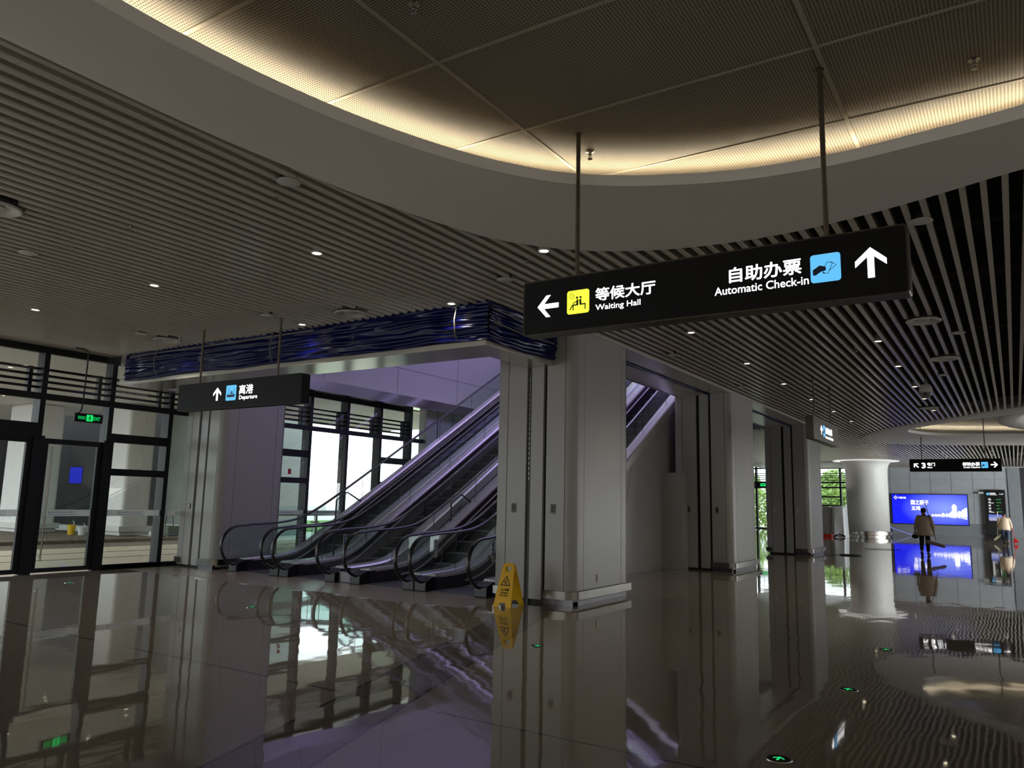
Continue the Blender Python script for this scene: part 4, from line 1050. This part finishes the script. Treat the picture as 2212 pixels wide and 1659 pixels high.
for i, (x, y, z, lb) in enumerate(((-3.06, 3.45, 4.728, 'chrome sprinkler in the coffer ceiling at the top edge of the picture'), (-3.057, 5.93, 4.728, 'chrome sprinkler in the coffer beside the left pole of the big sign'), (-.045, 6.0, 4.728, 'chrome sprinkler in the coffer at the upper right'),
                                   (-5.65, 4.56, ZC + .06, 'dark sprinkler in the slats near the coffer edge speaker'), (-7.67, 4.34, ZC + .06, 'dark sprinkler in the middle of the left slats'), (-10.58, 7.08, ZC + .06, 'dark sprinkler above the departure sign'),
                                   (-7.63, 7.11, ZC + .06, 'dark sprinkler right of the departure sign poles'), (-4.62, 7.38, ZC + .06, 'dark sprinkler just left of the bright downlight by the big sign'), (-5.4, 11.3, ZC + .06, 'dark sprinkler above the nearest column'), (-4.3, 12.6, ZC + .06, 'dark sprinkler below the big sign'), (-2.2, 14.6, ZC + .06, 'dark sprinkler between slats below the big sign right end'))):
    o = sk if i == 0 else copy_tree(sk)
    o.location = (x, y, z); tag(o, lb, None, 'sprinkler heads')
t = thing('dome_camera', 'grey dome security camera hanging from the slats at the right', 'camera', (-1.46, 18.6, ZC))
mb = MB(); mb.tube([(0, 0, .1), (0, 0, -.10)], .025, 10); mb.build('stem', M['grey'], t, smooth=True)
mb = MB(); mb.lathe([(.03, -.09), (.09, -.11), (.125, -.16), (.13, -.24), (.125, -.27)], (0, 0, 0), 28); mb.build('housing', M['plate'], t, smooth=True)
mb = MB(); mb.lathe([(.118, -.27), (.112, -.31), (.085, -.36), (.04, -.385), (.001, -.39)], (0, 0, 0), 28); mb.build('camera_ball', M['grey'], t, smooth=True)
mb = MB(); mb.tube([(0.0, -.085, -.31), (0.0, -.118, -.315)], .034, 16); mb.build('lens', M['black'], t, smooth=True)

# ------------------------------------------------------------------ evacuation lights in the floor
def floor_light(x, y, rot, label, right=False):
    t = thing('floor_light', label, 'floor light', (x, y, 0), rot, 'green evacuation lights in the floor')
    mb = MB(); mb.lathe([(.082, .0), (.080, .005), (.073, .006), (.069, .004)], (0, 0, 0), 36, caps=False); mb.build('rim', M['steel'], t, smooth=True)
    mb = MB(); mb.lathe([(.070, .0045), (.001, .0045)], (0, 0, 0), 36, caps=False); mb.build('lens', M['sign'], t)
    mb = MB()
    for q in arrow(0, 0, .075, 0): mb.prism(q, lambda u, v, d: (u, v, d), .0046, .006)
    mb.build('arrow', M['floorgreen_e'], t)
for x, y, rt, lb in ((-4.459, 7.489, .6, 'round green floor light in front of the nearest column'), (-1.315, 9.816, 0, 'round green floor light farthest along the right row'), (-1.318, 7.481, 0, 'round green floor light in the middle of the right row'),
                     (-1.337, 5.2, 0, 'round green floor light nearest at the bottom right'), (-9.092, 7.432, .6, 'round green floor light in front of the escalators'), (-13.755, 7.342, .6, 'round floor light near the glass doors')):
    floor_light(x, y, rt, lb)

# ------------------------------------------------------------------ wet floor sign
t = thing('wet_floor_sign', 'yellow folding wet floor sign leaning open beside the nearest column', 'sign', (-6.50, 10.05, 0), math.radians(4))
H_, LE = .62, .20
def flap(sg):
    def fn(u, v, d):
        y = sg * (LE * (1 - v / H_) + d); return (u, y, v)
    return fn
for sg, nm in ((-1, 'front_board'), (1, 'back_board')):
    fn = flap(sg)
    mb = MB()
    def Q(poly): mb.prism(poly, fn, .0, .012)
    def wid(v): return .150 - .055 * v / H_
    Q([(-wid(.06), .06), (wid(.06), .06), (wid(.50), .50), (-wid(.50), .50)])
    Q([(-wid(0), 0), (-.065, 0), (-.045, .06), (-wid(.06), .06)]); Q([(wid(.06), .06), (.045, .06), (.065, 0), (wid(0), 0)])
    Q([(-wid(.5), .5), (-.045, .5), (-.045, .575), (-wid(.575), .575)]); Q([(wid(.575), .575), (.045, .575), (.045, .5), (wid(.5), .5)]); Q([(-wid(.575), .575), (wid(.575), .575), (.075, .62), (-.075, .62)])
    bd_ = mb.build(nm, M['yellow'], t)
    if sg < 0:
        F = lambda u, v: fn(u, v, .0135)
        text_in('lettering', '小心地滑', F, -.075, .075, .225, .262, M['blacktext'], bd_, .03); text_in('lettering', 'Caution!', F, -.062, .062, .185, .218, M['blacktext'], bd_, .03); text_in('lettering', 'Wet Floor', F, -.078, .078, .148, .178, M['blacktext'], bd_, .03)
        mb = MB()
        A_, B2, C_ = (0, .435), (-.078, .305), (.078, .305)
        for a, b in ((A_, B2), (B2, C_), (C_, A_)): mb.prism(stroke(a, b, .012), fn, .0125, .0145)
        mb.prism(circ(.012, .375, .010, 10), fn, .0125, .0145); mb.prism(stroke((.006, .365), (-.022, .345), .014), fn, .0125, .0145); mb.prism(stroke((-.018, .345), (.018, .325), .010), fn, .0125, .0145); mb.prism(stroke((-.03, .322), (.035, .318), .006), fn, .0125, .0145); mb.prism(stroke((-.022, .352), (-.036, .362), .008), fn, .0125, .0145)
        mb.build('warning_symbol', M['blacktext'], bd_)
mb = MB(); mb.box(-.05, .05, -.012, .012, .605, .622); mb.build('hinge', M['yellow'], t)

# ------------------------------------------------------------------ round column and far hall
t = thing('round_column', 'round white column with flared lit top at the far end of the corridor', 'column', (ROUND[0], ROUND[1], 0))
mb = MB(); mb.lathe([(RC, .32), (RC, 3.5), (RC + .02, 3.85), (RC + .06, 4.05), (RC + .13, 4.18), (RC + .24, 4.27), (RC + .30, 4.31), (RC + .30, 4.6)], (0, 0, 0), 64); mb.build('shaft', M['white'], t, smooth='all')
mb = MB(); mb.lathe([(RC + .06, .10), (RC + .10, .12), (RC + .10, .28), (RC + .06, .30), (RC + .03, .30)], (0, 0, 0), 64, caps=False); mb.lathe([(RC - .02, 0), (RC - .02, .33)], (0, 0, 0), 48); mb.build('crash_rail', M['steel'], t, smooth=True)
mb = MB(); mb.lathe([(RC + .28, 4.305), (RC + .66, 4.32), (RC + .68, 4.335), (RC + .4, 4.345)], (0, 0, 0), 64, caps=False); mb.build('glowing_flange', emis('glowing_capital_ring', (1, .98, .94, 1), .85), t, smooth=True)  # capital flange given its own glow to stand for light on it
lt = bpy.data.lights.new('column_fill', 'AREA'); lt.shape = 'DISK'; lt.size = .5; lt.energy = 3; lt.color = (1, .97, .9)  # fill added in mid-air beside the column, no fixture there
lo = bpy.data.objects.new('column_fill', lt); lo.location = (ROUND[0] - 1.7, ROUND[1] - 1.0, 2.6); lo.rotation_euler = (PI, 0, 0); COL.objects.link(lo)

# lit advertising screen on the back wall
def screen_mat():
    m, n, l, p = newmat('lit_blue_screen'); p.inputs['Base Color'].default_value = (0, 0, .02, 1); p.inputs['Roughness'].default_value = .3
    tc = n.new('ShaderNodeTexCoord'); mp = n.new('ShaderNodeMapping'); mp.inputs['Location'].default_value = (-.35, 0, -.05); mp.inputs['Scale'].default_value = (.38, 1, .75)
    gr = n.new('ShaderNodeTexGradient'); gr.gradient_type = 'SPHERICAL'
    l.new(tc.outputs['Object'], mp.inputs[0]); l.new(mp.outputs[0], gr.inputs[0])
    cr = n.new('ShaderNodeValToRGB'); cr.color_ramp.elements[0].color = (.006, .012, .80, 1); cr.color_ramp.elements[1].color = (.22, .30, .95, 1); cr.color_ramp.elements[1].position = .9
    l.new(gr.outputs['Fac'], cr.inputs[0]); l.new(cr.outputs[0], p.inputs['Emission Color']); p.inputs['Emission Strength'].default_value = 1.25
    return m
M['screen'] = screen_mat()
SX0, SX1, SZ0, SZ1 = -6.94, -2.57, .68, 2.585
t = thing('advert_screen', 'wide bright blue advertising screen with a white skyline on the back wall', 'screen', ((SX0 + SX1) / 2, 57.95, (SZ0 + SZ1) / 2))
hw, hh = (SX1 - SX0) / 2, (SZ1 - SZ0) / 2
mb = MB(); mb.box(-hw - .05, hw + .05, -.08, .04, -hh - .05, hh + .05); mb.build('frame', M['black'], t)
mb = MB(); mb.box(-hw, hw, -.09, -.07, -hh, hh); mb.build('display', M['screen'], t)
SF = lambda u, v, d=0: (u, -.094 - d, v)
me_ = mat('lit_white_print', (0, 0, 0, 1), emit=(1, 1, 1, 1), estr=1.5)
text_in('lettering', '国之骄子', SF, -hw + 1.13, -hw + 2.18, .28, .60, me_, t, .03); text_in('lettering', '五湾', SF, -hw + 1.15, -hw + 1.68, -.08, .20, me_, t, .03)
text_in('lettering', '中国交建', SF, -hw + .40, -hw + .86, .66, .80, me_, t, .02)
mb = MB()
for q in ([(.0, .13), (.05, .08), (0, .03), (-.05, .08)],):
    for a in range(4):
        ca, sa = math.cos(a * PI / 2), math.sin(a * PI / 2)
        mb.prism([(-hw + .24 + (u * ca - v * sa), .74 + (u * sa + v * ca)) for u, v in q], lambda u, v, d: (u, d, v), -.097, -.091)
mb.build('emblem', me_, t)
mb = MB()
u = .12
rnd = random.Random(3)
while u < hw * .98:
    f = (u - .12) / (hw * .86); wd = rnd.uniform(.05, .10); h = .05 + .28 * f ** 2 + rnd.uniform(0, .10 + .12 * f)
    mb.box(u, u + wd * .85, -.097, -.091, -.42, -.42 + h); mb.box(u, u + wd * .6, -.097, -.091, -.42 - h * .35, -.42); u += wd
mb.build('skyline', me_, t)
mb = MB(); mb.prism([(1.30, -.45), (1.58, -.45), (1.58, .22), (1.50, .33), (1.44, .36), (1.38, .33), (1.30, .22)], lambda u, v, d: (u, d, v), -.098, -.091)
mb.prism([(1.64, -.45), (1.74, -.45), (1.74, -.10), (1.69, -.06), (1.64, -.10)], lambda u, v, d: (u, d, v), -.098, -.091); mb.prism([(1.86, -.45), (1.98, -.45), (1.98, -.02), (1.92, .05), (1.86, -.02)], lambda u, v, d: (u, d, v), -.098, -.091); mb.build('skyline_tower', me_, t)

# information kiosk
t = thing('information_kiosk', 'tall dark information screen standing against the back wall at the right', 'kiosk', (-1.04, 57.7, 0))
mb = MB(); mb.box(-.57, .57, -.10, .15, .12, 2.93); mb.box(-.5, .5, -.06, .12, 0, .12); mb.build('cabinet', M['black'], t, bevel=.02)
mb = MB(); mb.box(-.50, .50, -.106, -.10, .9, 2.86); mb.build('display', mat('lit_dark_display', rgb(6, 7, 12), .2), t)
KF = lambda u, v: (u, -.112, v)
mb = MB(); mb.prism([(-.44, 2.60), (-.30, 2.60), (-.30, 2.74), (-.44, 2.74)], lambda u, v, d: (u, d, v), -.112, -.106); mb.build('pictogram', M['blue_e'], t)
kw = mat('lit_kiosk_print', (0, 0, 0, 1), emit=(1, 1, 1, 1), estr=1.0)
text_in('lettering', '11:49', KF, .24, .46, 2.62, 2.71, kw, t, .02)
mb = MB(); mb.box(-.27, .05, -.112, -.106, 2.67, 2.74); mb.box(-.27, .12, -.112, -.106, 2.60, 2.635)
for k in range(5):
    z = 2.34 - k * .19; mb.box(-.36, -.24, -.112, -.106, z, z + .045); mb.box(-.36, (-.20, -.08, -.24, -.24, -.08)[k], -.112, -.106, z - .06, z - .025)
mb.build('row_captions', kw, t)
mb = MB()
for k in range(5):
    z = 2.31 - k * .19; mb.box(.06, (.32, .32, .2, .26, .36)[k], -.112, -.106, z - .01, z + .04)
mb.build('row_entries', mat('lit_green_print', (0, 0, 0, 1), emit=rgb(30, 150, 60), estr=.8), t)
def photo_mat():
    m, n, l, p = newmat('lit_harbour_photo'); p.inputs['Base Color'].default_value = (0, 0, 0, 1)
    tc = n.new('ShaderNodeTexCoord'); sp = n.new('ShaderNodeSeparateXYZ'); l.new(tc.outputs['Object'], sp.inputs[0])
    mr = n.new('ShaderNodeMapRange'); mr.inputs[1].default_value = .98; mr.inputs[2].default_value = 1.40; l.new(sp.outputs['Z'], mr.inputs[0])
    nz = n.new('ShaderNodeTexNoise'); nz.inputs['Scale'].default_value = 7; l.new(tc.outputs['Object'], nz.inputs[0])
    ad = n.new('ShaderNodeMath'); ad.operation = 'MULTIPLY_ADD'; ad.inputs[1].default_value = .3; l.new(nz.outputs['Fac'], ad.inputs[0]); l.new(mr.outputs[0], ad.inputs[2])
    cr = n.new('ShaderNodeValToRGB'); e = cr.color_ramp.elements; e[0].color = rgb(60, 66, 110); e[1].color = rgb(90, 112, 205); e[1].position = 1
    k = e.new(.32); k.color = rgb(188, 190, 220); k = e.new(.2); k.color = rgb(80, 70, 110)
    l.new(ad.outputs[0], cr.inputs[0]); l.new(cr.outputs[0], p.inputs['Emission Color']); p.inputs['Emission Strength'].default_value = .9
    return m
mb = MB(); mb.box(-.40, .50, -.113, -.106, .98, 1.40); mb.build('picture', photo_mat(), t)
wall_box('wall_socket', 'small white socket on the back wall beside the dark information screen', 'socket', -1.72, 57.985, .36, .12, .12, M['plate'])
t = thing('wall_camera', 'small grey security camera on the back wall beside the information screen', 'camera', (-1.75, 57.99, 2.74))
mb = MB(); mb.box(-.18, .14, -.34, -.22, -.06, .05); mb.build('housing', M['plate'], t, bevel=.02)
mb = MB(); mb.tube([(.05, -.25, 0), (.05, 0, .0)], .025, 8); mb.build('bracket', M['grey'], t, smooth=True)
mb = MB(); mb.tube([(-.18, -.28, -.01), (-.20, -.28, -.01)], .035, 12); mb.build('lens', M['black'], t)
# stone panel right of the kiosk
mb = MB(); mb.box(-.30, .34, 57.9, 57.99, 0, 4.3); struct(mb.build('wall_back_stone_panel', M['granite2']))

# advertising screen on the side wall, seen only as a reflection in the door glass
for y, z, lb in ((20.95, 2.55, 'blue side wall screen reflected behind the pull handle of the right glass door'), (22.5, 2.45, 'blue advertising screen on the side wall, reflected in the right glass door'), (19.6, 3.1, 'blue advertising screen on the side wall, reflected in the left glass door')):
    t = thing('wall_screen', lb, 'screen', (11.9, y, z)); mb = MB(); mb.box(-.06, .08, -.66, .66, -.50, .50); mb.build('frame', M['black'], t)
    mb = MB(); mb.box(-.07, -.055, -.60, .60, -.44, .44); mb.build('display', emis('lit_side_screen', (.01, .02, .9, 1), 3.5), t)

# sheeted equipment
def drape(label, x0, x1, y, h, seed):
    rows = []; mb = MB(); n = 44; nv = 16
    cx, hx, hy = (x0 + x1) / 2, (x1 - x0) / 2, .55
    for j in range(nv + 1):
        v = j / nv; row = []
        for i in range(n):
            a = 2 * PI * i / n; ca, sa = math.cos(a), math.sin(a)
            ex = math.copysign(abs(ca) ** .35, ca) * hx; ey = math.copysign(abs(sa) ** .35, sa) * hy
            f = 1 + .10 * (1 - v) * (noise.noise(Vector((a * 2.2, seed, v * .6))) + .5 * math.sin(a * 9 + seed)) - .03 * v
            z = h * v + (.07 * noise.noise(Vector((ca * 2, sa * 2, seed + 4))) if v > .9 else 0)
            row.append(mb.bm.verts.new((cx + ex * f, y + ey * f, max(0, z))))
        rows.append(row)
    for a, b in zip(rows, rows[1:]):
        for i in range(n): mb.bm.faces.new((a[i], a[(i + 1) % n], b[(i + 1) % n], b[i]))
    mb.bm.faces.new(rows[-1])
    return tag(mb.build('sheeted_equipment', M['sheet'], smooth='all'), label, 'covered equipment')
drape('tall equipment under white plastic sheeting, left one beside the third column', -9.55, -8.66, 47.2, 1.66, 1.3)
drape('tall equipment under white plastic sheeting, next to the round column', -8.62, -7.92, 46.7, 1.68, 5.1)
t = thing('tool_box', 'small red tool box on the floor in front of the white sheeting', 'tool box', (-8.75, 45.6, 0)); mb = MB(); mb.box(-.25, .25, -.12, .12, 0, .16); mb.build('body', M['red'], t, bevel=.02); mb = MB(); mb.tube([(-.12, 0, .16), (-.1, 0, .22), (.1, 0, .22), (.12, 0, .16)], .012, 6); mb.build('handle', M['black'], t)
mb = MB(); mb.tube([(-8.42, 45.7, .05), (-8.25, 45.6, .12), (-8.1, 45.7, .08), (-8.2, 45.9, .16), (-7.9, 45.9, .05)], .05, 8); tag(mb.build('cable_bundle', M['black'], smooth=True), 'dark cable bundle at the foot of the white sheeting', 'cable')
cab = []
rr = random.Random(5)
for k in range(26):
    a = k * .8; r_ = .20 + .08 * rr.random(); cab.append((-4.75 + r_ * 1.3 * math.cos(a), 28.4 + r_ * math.sin(a), .008 + .001 * k))
mb = MB(); mb.tube([(-5.6, 28.2, .25), (-5.55, 28.0, .06), (-5.4, 28.1, .014), (-5.2, 28.3, .010)] + cab, .007, 6); tag(mb.build('extension_cable', M['black'], smooth=True), 'tangled black extension cable on the floor beside the third column', 'cable')
mb = MB(); mb.tube([(-5.1, 33.6, .02), (-4.4, 33.9, .02), (-3.9, 34.3, .02)], .010, 6); tag(mb.build('floor_cable', M['darkgrey'], smooth=True), 'short thin cable lying on the floor before the round column', 'cable')
t = thing('leaning_plank', 'purple-blue plank sloping down to the floor right of the round column', 'plank', (-6.0, 53.5, 0)); mb = MB(); mb.prism([(-.62, .52), (.75, .02), (.75, -.0), (.70, .0), (-.62, .46)], lambda u, v, d: (u, d, v), -.25, .25); mb.build('board', mat('lilac_board', rgb(150, 156, 230), .35), t)
mb = MB(); mb.box(-.55, -.48, -.2, .2, 0, .46); mb.build('support', M['darkgrey'], t)
t = thing('striped_bundle', 'striped cloth bundle on a small black trolley beside the round column', 'bundle', (-6.95, 53.4, 0))
mb = MB(); mb.sphere((0, 0, .42), .26, 1.3, 1, .7)
def stripe_mat():
    m, n, l, p = newmat('striped_cloth'); tc = n.new('ShaderNodeTexCoord'); wv = n.new('ShaderNodeTexWave'); wv.inputs['Scale'].default_value = 3.2; wv.inputs['Distortion'].default_value = 2
    cr = n.new('ShaderNodeValToRGB'); cr.color_ramp.elements[0].color = rgb(40, 40, 40); cr.color_ramp.elements[1].color = rgb(190, 185, 175); cr.color_ramp.elements[0].position = .4; cr.color_ramp.elements[1].position = .5
    l.new(tc.outputs['Object'], wv.inputs[0]); l.new(wv.outputs['Fac'], cr.inputs[0]); l.new(cr.outputs[0], p.inputs['Base Color']); p.inputs['Roughness'].default_value = .9; return m
mb.build('cloth', stripe_mat(), t, smooth='all'); mb = MB(); mb.box(-.3, .3, -.2, .2, .12, .20); mb.tube([(.25, -.2, .06), (.25, .2, .06)], .06, 10); mb.tube([(-.25, -.2, .06), (-.25, .2, .06)], .06, 10); mb.build('trolley', M['black'], t)

# ------------------------------------------------------------------ people
def skin_mesh(name, nodes, edges, m, parent, sub=2):
    me = bpy.data.meshes.new(name); me.from_pydata([p for p, r in nodes], edges, []); o = bpy.data.objects.new(name, me); COL.objects.link(o)
    md = o.modifiers.new('skin', 'SKIN'); md.use_smooth_shade = True
    for v, (p, r) in zip(me.skin_vertices[0].data, nodes): v.radius = (r, r) if not isinstance(r, tuple) else r
    me.skin_vertices[0].data[0].use_root = True
    s2 = o.modifiers.new('subdivision', 'SUBSURF'); s2.levels = sub; s2.render_levels = sub
    bpy.context.view_layer.update(); dg = bpy.context.evaluated_depsgraph_get()
    ev = bpy.data.meshes.new_from_object(o.evaluated_get(dg)); bpy.data.objects.remove(o)
    ev.materials.clear(); ev.materials.append(m); ev.polygons.foreach_set('use_smooth', [True] * len(ev.polygons))
    q = bpy.data.objects.new(name, ev); COL.objects.link(q); q.parent = parent; return q
def person(name, label, loc, rotz, J, trousers, mask=False):
    """J: joints in local coordinates, facing +Y"""
    t = thing(name, label, 'person', loc, rotz)
    N = []; E = []
    def add(p, r, par=None):
        N.append((p, r)); 
        if par is not None: E.append((par, len(N) - 1))
        return len(N) - 1
    V = lambda k: Vector(J[k])
    pel = add(J['pelvis'], (.14, .10)); ch = add(V('pelvis').lerp(V('chest'), .55), (.125, .09), pel); c2 = add(J['chest'], (.15, .10), ch); nk = add(J['neck'], .052, c2)
    hd = V('head'); up = (hd - V('neck')).normalized(); fw = Vector(J.get('look', (0, 1, 0))).normalized()
    h1 = add(hd - up * .055 + fw * .015, (.062, .075), nk); h2 = add(hd, (.074, .092), h1); h3 = add(hd + up * .085, (.058, .07), h2)
    add(hd - up * .01 + fw * .105, .013, h2)                                    # nose
    sd = fw.cross(up).normalized()
    for s in (-1, 1): add(hd + sd * s * .082 - up * .012, .016, h2)              # ears
    for s, k in ((-1, 'l'), (1, 'r')):
        sh = add(J['sh_' + k], .056, c2); el = add(J['el_' + k], .042, sh); wr = add(J['wr_' + k], .028, el)
        d = (V('wr_' + k) - V('el_' + k)).normalized(); pm = V('wr_' + k) + d * .055; ac = Vector(J.get('across', (0, 1, 0))); ac = (ac - d * ac.dot(d)).normalized(); inn = d.cross(ac).normalized() * (-s)
        p0 = add(pm, (.036, .02), wr)
        for f in range(4):
            off = (f - 1.5) * .017; ln = (.060, .072, .068, .052)[f]
            a = add(pm + d * .040 + ac * off, .0088, p0); b = add(pm + d * (.040 + ln * .5) + ac * off + inn * .022, .0082, a); add(pm + d * (.040 + ln * .45) + ac * off + inn * .048, .0075, b)
        a = add(pm + ac * .036 + inn * .008, .0095, p0); add(pm + ac * .05 + d * .03 + inn * .03, .0085, a)
        hp = add(J['hip_' + k], .085, pel); kn = add(J['kn_' + k], .056, hp); an = add(J['an_' + k], .038, kn)
        add(J['toe_' + k], .03, an)
    skin_mesh('body', N, E, M['skin'], t)
    # trousers
    N2 = [(J['pelvis'], (.135, .10))]; E2 = []
    for k in 'lr':
        i = len(N2); N2 += [(J['hip_' + k], .092), (V('hip_' + k).lerp(V('kn_' + k), .5), .09), (J['kn_' + k], .074), (V('kn_' + k).lerp(V('an_' + k), .5), .068), (V('kn_' + k).lerp(V('an_' + k), .93), .06)]; E2 += [(0, i), (i, i + 1), (i + 1, i + 2), (i + 2, i + 3), (i + 3, i + 4)]
    skin_mesh('trousers', N2, E2, trousers, t)
    # jacket: lofted body and skinned sleeves
    mb = MB(); P, C = V('pelvis'), V('chest'); ax = (C - P).normalized(); side = (V('sh_r') - V('sh_l')).normalized(); fr = ax.cross(side).normalized()
    prof = [(-.19, .262, .20), (-.10, .255, .195), (.05, .235, .175), (.22, .215, .155), (.36, .215, .14), (.44, .205, .125), (.50, .15, .10), (.535, .08, .07)]
    sc = (C - P).length / .40
    mb.loft([[P + ax * z * sc + side * (a * math.cos(2 * PI * k / 28)) + fr * (b * math.sin(2 * PI * k / 28)) * (1 + .04 * math.sin(9 * 2 * PI * k / 28 + z * 9)) for k in range(28)] for z, a, b in prof]); mb.build('jacket', M['jacket'], t, smooth='all')
    for k in 'lr':
        skin_mesh('sleeve', [(V('sh_' + k) - side * (.05 if k == 'r' else -.05), .072), (J['sh_' + k], .074), (V('sh_' + k).lerp(V('el_' + k), .5), .063), (J['el_' + k], .058), (V('el_' + k).lerp(V('wr_' + k), .55), .055), (V('el_' + k).lerp(V('wr_' + k), .9), .05)], [(i, i + 1) for i in range(5)], M['jacket'], t)
        mb = MB(); a = V('an_' + k); b = V('toe_' + k); d = (b - a); 
        back = a - Vector((d.x, d.y, 0)).normalized() * .06; low = min(a.z, b.z)
        mb.loft([[c + Vector((wx * math.cos(2 * PI * q / 14), 0, wz * math.sin(2 * PI * q / 14))) for q in range(14)] for c, wx, wz in ((back + Vector((0, 0, -.035)), .035, .032), (a + Vector((0, 0, -.04)), .045, .045), (a.lerp(b, .55) + Vector((0, 0, -.012)), .048, .038), (b, .044, .028), (b + d.normalized() * .05, .02, .014))]); mb.build('shoe', M['shoe'], t, smooth='all')
    mb = MB(); cen = hd + up * .035 - fw * .02; rings = []
    for j in range(9):
        th = PI * j / 8 * .72
        rings.append([cen + up * (.098 * math.cos(th)) + (sd * math.cos(2 * PI * q / 20) * .088 + fw * math.sin(2 * PI * q / 20) * .102) * max(.02, math.sin(th)) - fw * (.012 * j / 8) for q in range(20)])
    # back of the head fuller than the face side
    mb.loft(rings); mb.build('hair', M['hair'], t, smooth='all')
    mb = MB()
    for s in (-1, 1): mb.sphere(hd + sd * s * .032 + up * .012 + fw * .088, .010)
    mb.build('eye', M['white'], t, smooth='all')
    mb = MB(); mb.tube([hd + sd * -.022 - up * .045 + fw * .086, hd - up * .047 + fw * .092, hd + sd * .022 - up * .045 + fw * .086], .006, 6); mb.build('mouth', M['redtext'], t, smooth=True)
    if mask:
        mb = MB(); mb.sphere(hd - up * .035 + fw * .055, .062, 1.05, .8, .8); mb.build('face_mask', M['white'], t, smooth='all')
    # collar
    mb = MB(); nb = V('neck'); mb.tube([nb + (side * math.cos(2 * PI * q / 16) * .075 + fr * math.sin(2 * PI * q / 16) * .075) - ax * .03 for q in range(17)], .022, 8); mb.build('collar', M['trouser'], t, smooth='all')
    return t
J1 = dict(pelvis=(0, 0, .86), chest=(.0, .03, 1.25), neck=(0, .04, 1.40), head=(-.01, .06, 1.515), look=(-.45, .9, -.05), sh_l=(-.185, .03, 1.34), el_l=(-.27, -.01, 1.06), wr_l=(-.30, .06, .84), sh_r=(.185, .03, 1.34), el_r=(.27, -.02, 1.05), wr_r=(.285, .04, .80),
          hip_l=(-.09, 0, .83), kn_l=(-.11, .02, .46), an_l=(-.10, -.20, .14), toe_l=(-.10, -.12, .03), hip_r=(.09, 0, .83), kn_r=(.08, .06, .45), an_r=(.07, .10, .09), toe_r=(.09, .26, .03))
person('person', 'person in beige jacket and dark trousers walking away carrying a mop', (-2.72, 30.9, 0), 0, J1, M['trouser'], True)
t = thing('black_bag', 'black bag held in the left hand of the walking person with the mop', 'bag', (-3.03, 30.98, .70)); mb = MB(); mb.sphere((0, 0, -.06), .10, 1.15, .6, .75); mb.build('pouch', M['trouser'], t, smooth='all'); mb = MB(); mb.tube([(-.06, 0, -.02), (-.03, 0, .08), (.03, 0, .08), (.06, 0, -.02)], .012, 6); mb.build('strap', M['black'], t, smooth=True)
t = thing('flat_mop', 'flat mop with brown pad held low beside the walking person', 'mop', (-2.43, 30.92, 0)); mb = MB(); mb.tube([(-.22, -.1, 1.80), (.0, -.02, .76), (.05, .0, .52)], .012, 8); mb.build('handle', M['darkgrey'], t, smooth=True)
mb = MB(); mb.loft([[(-.29 + .62 * f, -.06 + .055 * math.sin(2 * PI * q / 12), .50 - .17 * f + hgt * math.cos(2 * PI * q / 12)) for q in range(12)] for f, hgt in ((0, .02), (.06, .055), (.3, .065), (.6, .06), (.92, .055), (1, .02))]); mb.build('mop_pad', M['mopc'], t, smooth='all')
J2 = dict(pelvis=(0, 0, .82), chest=(.02, .08, 1.17), neck=(.02, .14, 1.30), head=(.0, .20, 1.40), look=(-.1, .9, -.4), sh_l=(-.18, .08, 1.24), el_l=(-.26, .02, .98), wr_l=(-.28, .14, .80), sh_r=(.19, .08, 1.24), el_r=(.28, .02, .96), wr_r=(.31, .06, .73),
          hip_l=(-.09, 0, .79), kn_l=(-.08, .05, .44), an_l=(-.06, .02, .09), toe_l=(-.06, .17, .03), hip_r=(.09, 0, .79), kn_r=(.12, .02, .44), an_r=(.10, -.12, .11), toe_r=(.10, .02, .03))
person('person', 'person in beige jacket and blue jeans near the information screen', (-.52, 46.6, 0), 0, J2, M['jeans'])
t = thing('flat_mop', 'white long-handled mop held by the person in jeans', 'mop', (-.80, 46.6, 0)); mb = MB(); mb.tube([(.02, .1, 1.58), (-.02, .1, .86), (-.04, .1, .40)], .018, 8); mb.build('handle', M['white'], t, smooth=True); mb = MB(); mb.loft([[(-.22 + .36 * f, .1 + .05 * math.sin(2 * PI * q / 12), .14 + .30 * f + hgt * math.cos(2 * PI * q / 12)) for q in range(12)] for f, hgt in ((0, .03), (.1, .07), (.5, .08), (.9, .06), (1, .02))]); mb.build('mop_pad', mat('mop_cream', rgb(205, 190, 165), .9), t, smooth='all')
t = thing('dustpan', 'red long-handled dustpan held by the person in jeans', 'dustpan', (-.16, 46.62, 0)); mb = MB(); mb.tube([(-.05, .03, .78), (.0, 0, .5), (.06, 0, .28)], .014, 8); mb.build('handle', M['red'], t, smooth=True); mb = MB(); mb.prism([(-.04, .02), (.20, .07), (.20, .11), (.08, .28), (0, .24)], lambda u, v, d: (u, d, v), -.12, .12); mb.build('pan', M['red'], t, bevel=.01)
